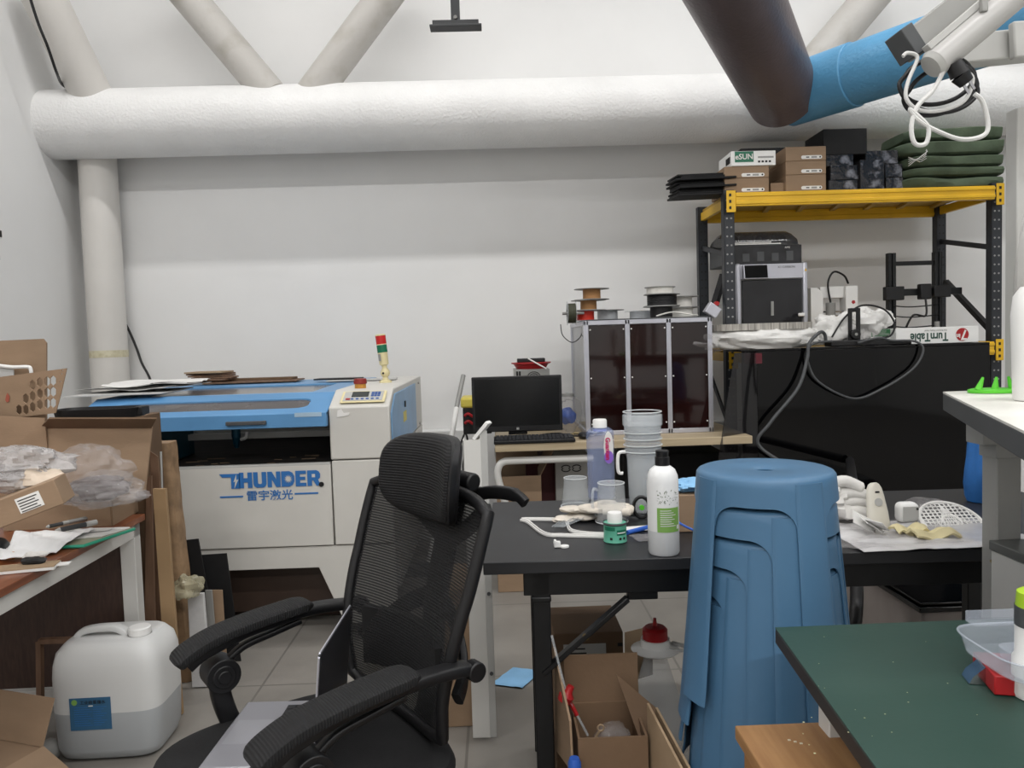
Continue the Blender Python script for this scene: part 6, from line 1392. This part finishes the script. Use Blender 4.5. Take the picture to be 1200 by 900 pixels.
# wrapped tall parcel
pb, pt = P(220, 822, 2.98), P(190, 518, 3.02); pb.z = .003
R_ = []
for k in range(30):
    u = k/29; c_ = pb.lerp(pt, u); rr = []
    wx, wy = .043+.006*noise.noise(V((u*6, 1, 0))), .05
    for j in range(20):
        an = 2*PI*j/20; cs, sn = math.cos(an), math.sin(an); n_ = noise.noise(V((cs*2, sn*2, u*14)))
        rr.append(c_+V((math.copysign(abs(cs)**.5, cs)*(wx+.006*n_), math.copysign(abs(sn)**.5, sn)*wy, .004*n_)))
    R_.append(rr)
o = MB().rings(R_).build('wrapped_parcel', mat('wrapped_kraft', (150, 122, 92), .6, var=.15, ns=18, bump=.004, bs=26)); tag(o, 'tall crumpled kraft-wrapped parcel standing beside the laser cutter', 'parcel')
board('white_foam_board', 'white perforated foam board standing in front of the black boards', [(222, 695), (240, 694), (249, 812), (228, 812)], 2.90, 2.92, .02, mat('foam_board', (206, 206, 206), .7, ns=60, var=.03))
board('black_board', 'black board with slanted top edge, left of the two black boards', [(214, 633), (233, 631), (262, 800), (222, 800)], 3.05, 3.10, .006, BLACKM)
board('black_board', 'black rectangular board standing right of the slanted black one', [(236, 650), (266, 648), (284, 796), (250, 796)], 3.12, 3.16, .006, BLACKM)
board('grey_board', 'narrow grey board beside the white foam board', [(241, 691), (249, 691), (258, 806), (248, 806)], 2.96, 2.98, .006, GREYM)
board('brown_board', 'small brown board right of the narrow grey one', [(249, 691), (261, 691), (268, 800), (256, 800)], 2.99, 3.01, .004, CARD)
o = MB().bag((0, 0, 0), (.055, .05, .05), seed=90, amp=.4, n=18).build('clear_bag', mat('yellowish_film', (196, 190, 160), .2, alpha=.55, spec=1, bump=.004, bs=40)); place(o, P(226, 682, 2.90)+V((0, -.05, 0))); tag(o, 'yellowish clear bag stuffed between parcel and foam board', 'bag')
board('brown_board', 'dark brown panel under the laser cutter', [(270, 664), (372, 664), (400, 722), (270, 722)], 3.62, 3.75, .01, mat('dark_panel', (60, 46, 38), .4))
# ================================================================== office chair with laptop
ch = (PH(548, 796, .66)+PH(307, 883, .66)+PH(405, 712, .66)+PH(214, 757, .66))/4
fw = (PH(307, 883, .66)-PH(548, 796, .66)+PH(214, 757, .66)-PH(405, 712, .66)); CA = math.atan2(fw.y, fw.x)
sep = (PH(548, 796, .66)+PH(307, 883, .66)-PH(405, 712, .66)-PH(214, 757, .66))/2
CHR = thing('office_chair', 'black mesh office chair with headrest, laptop lying on its seat', 'chair', (ch.x, ch.y, 0), rz=CA)
AY = .245
def sup(wx, wy, n=56, p=.5): return [(math.copysign(abs(math.cos(a))**p, math.cos(a))*wx, math.copysign(abs(math.sin(a))**p, math.sin(a))*wy) for a in [2*PI*k/n for k in range(n)]]
SC = .03
def seat_ring(s_, z, dome=0): return [V((SC+x*s_, y*s_, z)) for x, y in sup(.262, .255, p=.62)]
MB().rings([seat_ring(.90, .425), seat_ring(1.0, .44), seat_ring(1.015, .465), seat_ring(.985, .482), seat_ring(.90, .488), seat_ring(.5, .487), seat_ring(.1, .486)], True, True).build('seat', FAB, CHR)
MB().rings([seat_ring(.8, .405), seat_ring(.92, .425)], True, True).build('seat_pan', BLACK, CHR)
# base
MB().cyl((0, 0, .12), (0, 0, .41), .028, n=20).cyl((0, 0, .09), (0, 0, .26), .04, n=20).build('gas_column', BLACK, CHR)
MB().box(-.10, .10, -.07, .07, .37, .41).build('tilt_mechanism', BLACK, CHR, bev=.01)
for k in range(5):
    a = 2*PI*k/5+.3; d = V((math.cos(a), math.sin(a), 0)); n_ = V((-d.y, d.x, 0))
    lg = MB().strap([d*.03+V((0, 0, .12)), d*.16+V((0, 0, .105)), d*.29+V((0, 0, .075))], [.06, .05, .035], [.045, .035, .025], n_).build('base_spoke', BLACK, CHR)
    for s_ in (-1, 1): MB().cyl(d*.29+n_*s_*.010+V((0, 0, .031)), d*.29+n_*s_*.028+V((0, 0, .031)), .030, n=20).build('caster', BLACK, lg)
# backrest shell: surface x(z,y)
ZB0, ZB1 = .50, .975
def bxx(z): 
    u = (z-ZB0)/(ZB1-ZB0); return -.195+.012*math.sin(min(1, u*1.6)*PI)*.6 - .115*max(0, u-.15)**1.25
def bpt(u, v, off=0):        # u -1..1 across, v 0..1 up
    z = ZB0+(ZB1-ZB0)*v; hw = .198+.042*math.sin(min(1, v*1.15)*PI/2)
    cr = .045*(abs(u)**2.2); y = u*hw
    if v > .9: z -= .0
    return V((bxx(z)+cr*.6+off, y, z-.022*abs(u)**4*max(0, (v-.55)/.45)-.0+.03*abs(u)**3*(1-v)))
MB().grid(lambda a, b: bpt(-1+2*a, b), 34, 40).build('backrest_mesh', MESHM, CHR)
edge = [bpt(-1, k/20) for k in range(21)]+[bpt(-1+2*k/16, 1) for k in range(1, 17)]+[bpt(1, 1-k/20) for k in range(1, 21)]+[bpt(1-2*k/12, 0) for k in range(1, 12)]
MB().tube(edge, .0125, 10, True).build('backrest_frame', BLACK, CHR)
# spine behind the mesh: Y shape with lumbar pad
MB().strap(spline([(-.12, 0, .40), (-.24, 0, .47), (-.265, 0, .60), (-.28, 0, .72), (-.315, 0, .86), (-.345, 0, .97)], 6), .07, .028, (0, 1, 0)).build('spine', BLACK, CHR)
for s_ in (-1, 1):
    MB().strap(spline([(-.29, 0, .74), (-.27, s_*.09, .70), (-.24, s_*.17, .64), (-.20, s_*.205, .60)], 5), .04, .018, (0, 0, 1)).build('spine_arm', BLACK, CHR)
    MB().strap(spline([(-.31, 0, .84), (-.31, s_*.08, .885), (-.295, s_*.16, .93), (-.28, s_*.215, .95)], 5), .035, .015, (0, 0, 1)).build('spine_arm', BLACK, CHR)
MB().grid(lambda a, b: V((-.245+.05*(abs(2*a-1)**2), (a-.5)*.34, .56+.13*b)), 16, 8).build('lumbar_pad', BLACK, CHR, solid=.018)
# headrest
HC = V((-.268, .027, .997)); tilt = Matrix.Rotation(-.12, 4, 'Y')
def hp(u, v, t_=0):
    y, z = u*.146, v*.090
    return HC+tilt @ V((t_+.055*(abs(u)**2.2), y, z-.0*u))
H_ = sup(1, 1, 48, .62)
MB().rings([[hp(x*s_, y*s_, tt) for x, y in H_] for s_, tt in ((.15, .018), (.5, .0175), (.8, .015), (.93, .009), (.985, 0), (.985, -.012))], True, False).build('headrest_cushion', HRIB, CHR)
MB().rings([[hp(x*s_, y*s_, tt) for x, y in H_] for s_, tt in ((.99, -.002), (1.03, -.008), (1.03, -.022), (.96, -.028), (.5, -.026), (.1, -.024))], False, True).build('headrest_shell', BLACK, CHR)
MB().box(-.335, -.262, -.035, .035, .945, 1.0).cyl((-.29, -.05, 1.0), (-.29, .05, 1.0), .018, n=18).build('headrest_bracket', BLACK, CHR, bev=.008)
MB().cyl((-.30, .03, .998), (-.315, .115, .99), .017, .020, n=16).build('adjuster_knob', BLACK, CHR, bev=.004)
for s_ in (-1, 1):
    MB().strap(spline([(-.31, s_*.0, .955), (-.335, s_*.06, .953), (-.355, s_*.12, .966), (-.372, s_*.18, .966), (-.378, s_*.205, .952)], 5), [.034]*8+[.028]*8+[.022]*5, .016, (0, 0, 1)).build('coat_hanger_arm', BLACK, CHR)
# armrests
def AX(p): return (p[0]*.88-.022, p[1], p[2])
for s_ in (-1, 1):
    y = s_*AY
    am = MB().strap(spline([AX(_p) for _p in [(.230, y, .625), (.19, y, .646), (.10, y, .667), (.0, y, .678), (-.09, y, .682), (-.20, y*.97, .672), (-.225, y*.93, .655)]], 6), [.05]*12+[.044]*12+[.04]*8+[.035]*5, .024, (0, 1, 0)).build('armrest', BLACK, CHR)
    MB().strap(spline([AX(_p) for _p in [(.255, y, .634), (.230, y, .652), (.17, y, .673), (.08, y, .687), (.0, y, .694), (-.055, y, .697), (-.075, y, .688)]], 6), [.045, .065, .075]+[.082]*20+[.08]*6+[.075, .07, .07, .06, .05, .045, .04, .04], .024, (0, 1, 0)).build('armrest_pad', RIB, am)
    MB().strap(spline([AX(_p) for _p in [(.155, y, .600), (.10, y, .635), (.02, y, .650), (-.05, y, .662)]], 5), .022, .014, (0, 1, 0)).build('lower_link', BLACK, am)
    MB().cyl((.114, y-.03, .592), (.114, y+.03, .592), .036, n=32).cyl((.114, y-.034, .592), (.114, y+.034, .592), .024, n=28).cyl((.114, y-.037, .592), (.114, y+.037, .592), .014, n=20).build('pivot_hub', BLACK, am, bev=.002)
    MB().strap(spline([AX(_p) for _p in [(.158, y, .585), (.155, y, .54), (.135, y, .48), (.10, y*.96, .43), (.06, y*.8, .412), (.02, y*.5, .405)]], 5), [.042]*12+[.06]*14, .03, (1, 0, 0)).build('armrest_post', BLACK, am)
    MB().cyl((-.215, y-.014, .665), (-.215, y+.014, .665), .019, n=20).build('rear_pivot', BLACK, am, bev=.003)
# laptop lying open on the seat, in world space
SZ = .4895
lp0 = PH(290, 822, SZ+.012); lp1 = PH(376, 822, SZ+.012)
LW_, LD_ = .268, .215
LT = thing('laptop', 'open silver laptop lying on the black office chair seat', 'laptop', (lp0.x, lp0.y, SZ), rz=-.03)
# local: x from 0 (palm rest edge) to LD_ (hinge), y from 0 (far) to -LW_
MB().box(0, LD_, -LW_, 0, 0, .012).build('base', mat('laptop_silver', (148, 148, 154), .35, metal=.35, var=.01), LT, bev=.004)
MB().box(.012, .088, -LW_*.68, -LW_*.32, .012, .0124).build('trackpad', mat('trackpad_silver', (156, 156, 162), .3, metal=.3, var=.01), LT, bev=.0002)
kb = MB().box(.098, LD_-.018, -LW_+.022, -.022, .0119, .0123).build('keyboard_well', BLACK, LT)
for j in range(5):
    for i in range(13): MB().box(.101+j*.0195, .1175+j*.0195, -.0255-(i+.88)*.0200, -.0255-i*.0200, .0123, .0138).build('key', mat('key_black', (34, 34, 37), .5), kb)
sd = MB(RT((LD_, 0, .012), ry=.10)).box(0, .005, -LW_, 0, 0, .212).build('screen_lid', mat('laptop_lid_darkened', (62, 62, 66), .3, metal=.4), LT, bev=.002)  # grey lid, colour darkened to imitate the black chair reflected in it
MB(RT((LD_, 0, .012), ry=.10)).box(-.0006, 0, -LW_+.004, -.004, .008, .208).build('display', BLACKG, sd)
MB(RT((LD_, 0, .012), ry=.10)).tube([(.002, -LW_, .0), (.002, -LW_, .206), (.002, -LW_+.006, .2125), (.002, -.006, .2125), (.002, 0, .206), (.002, 0, 0)], .0022, 6).build('lid_edge', ALU, sd)
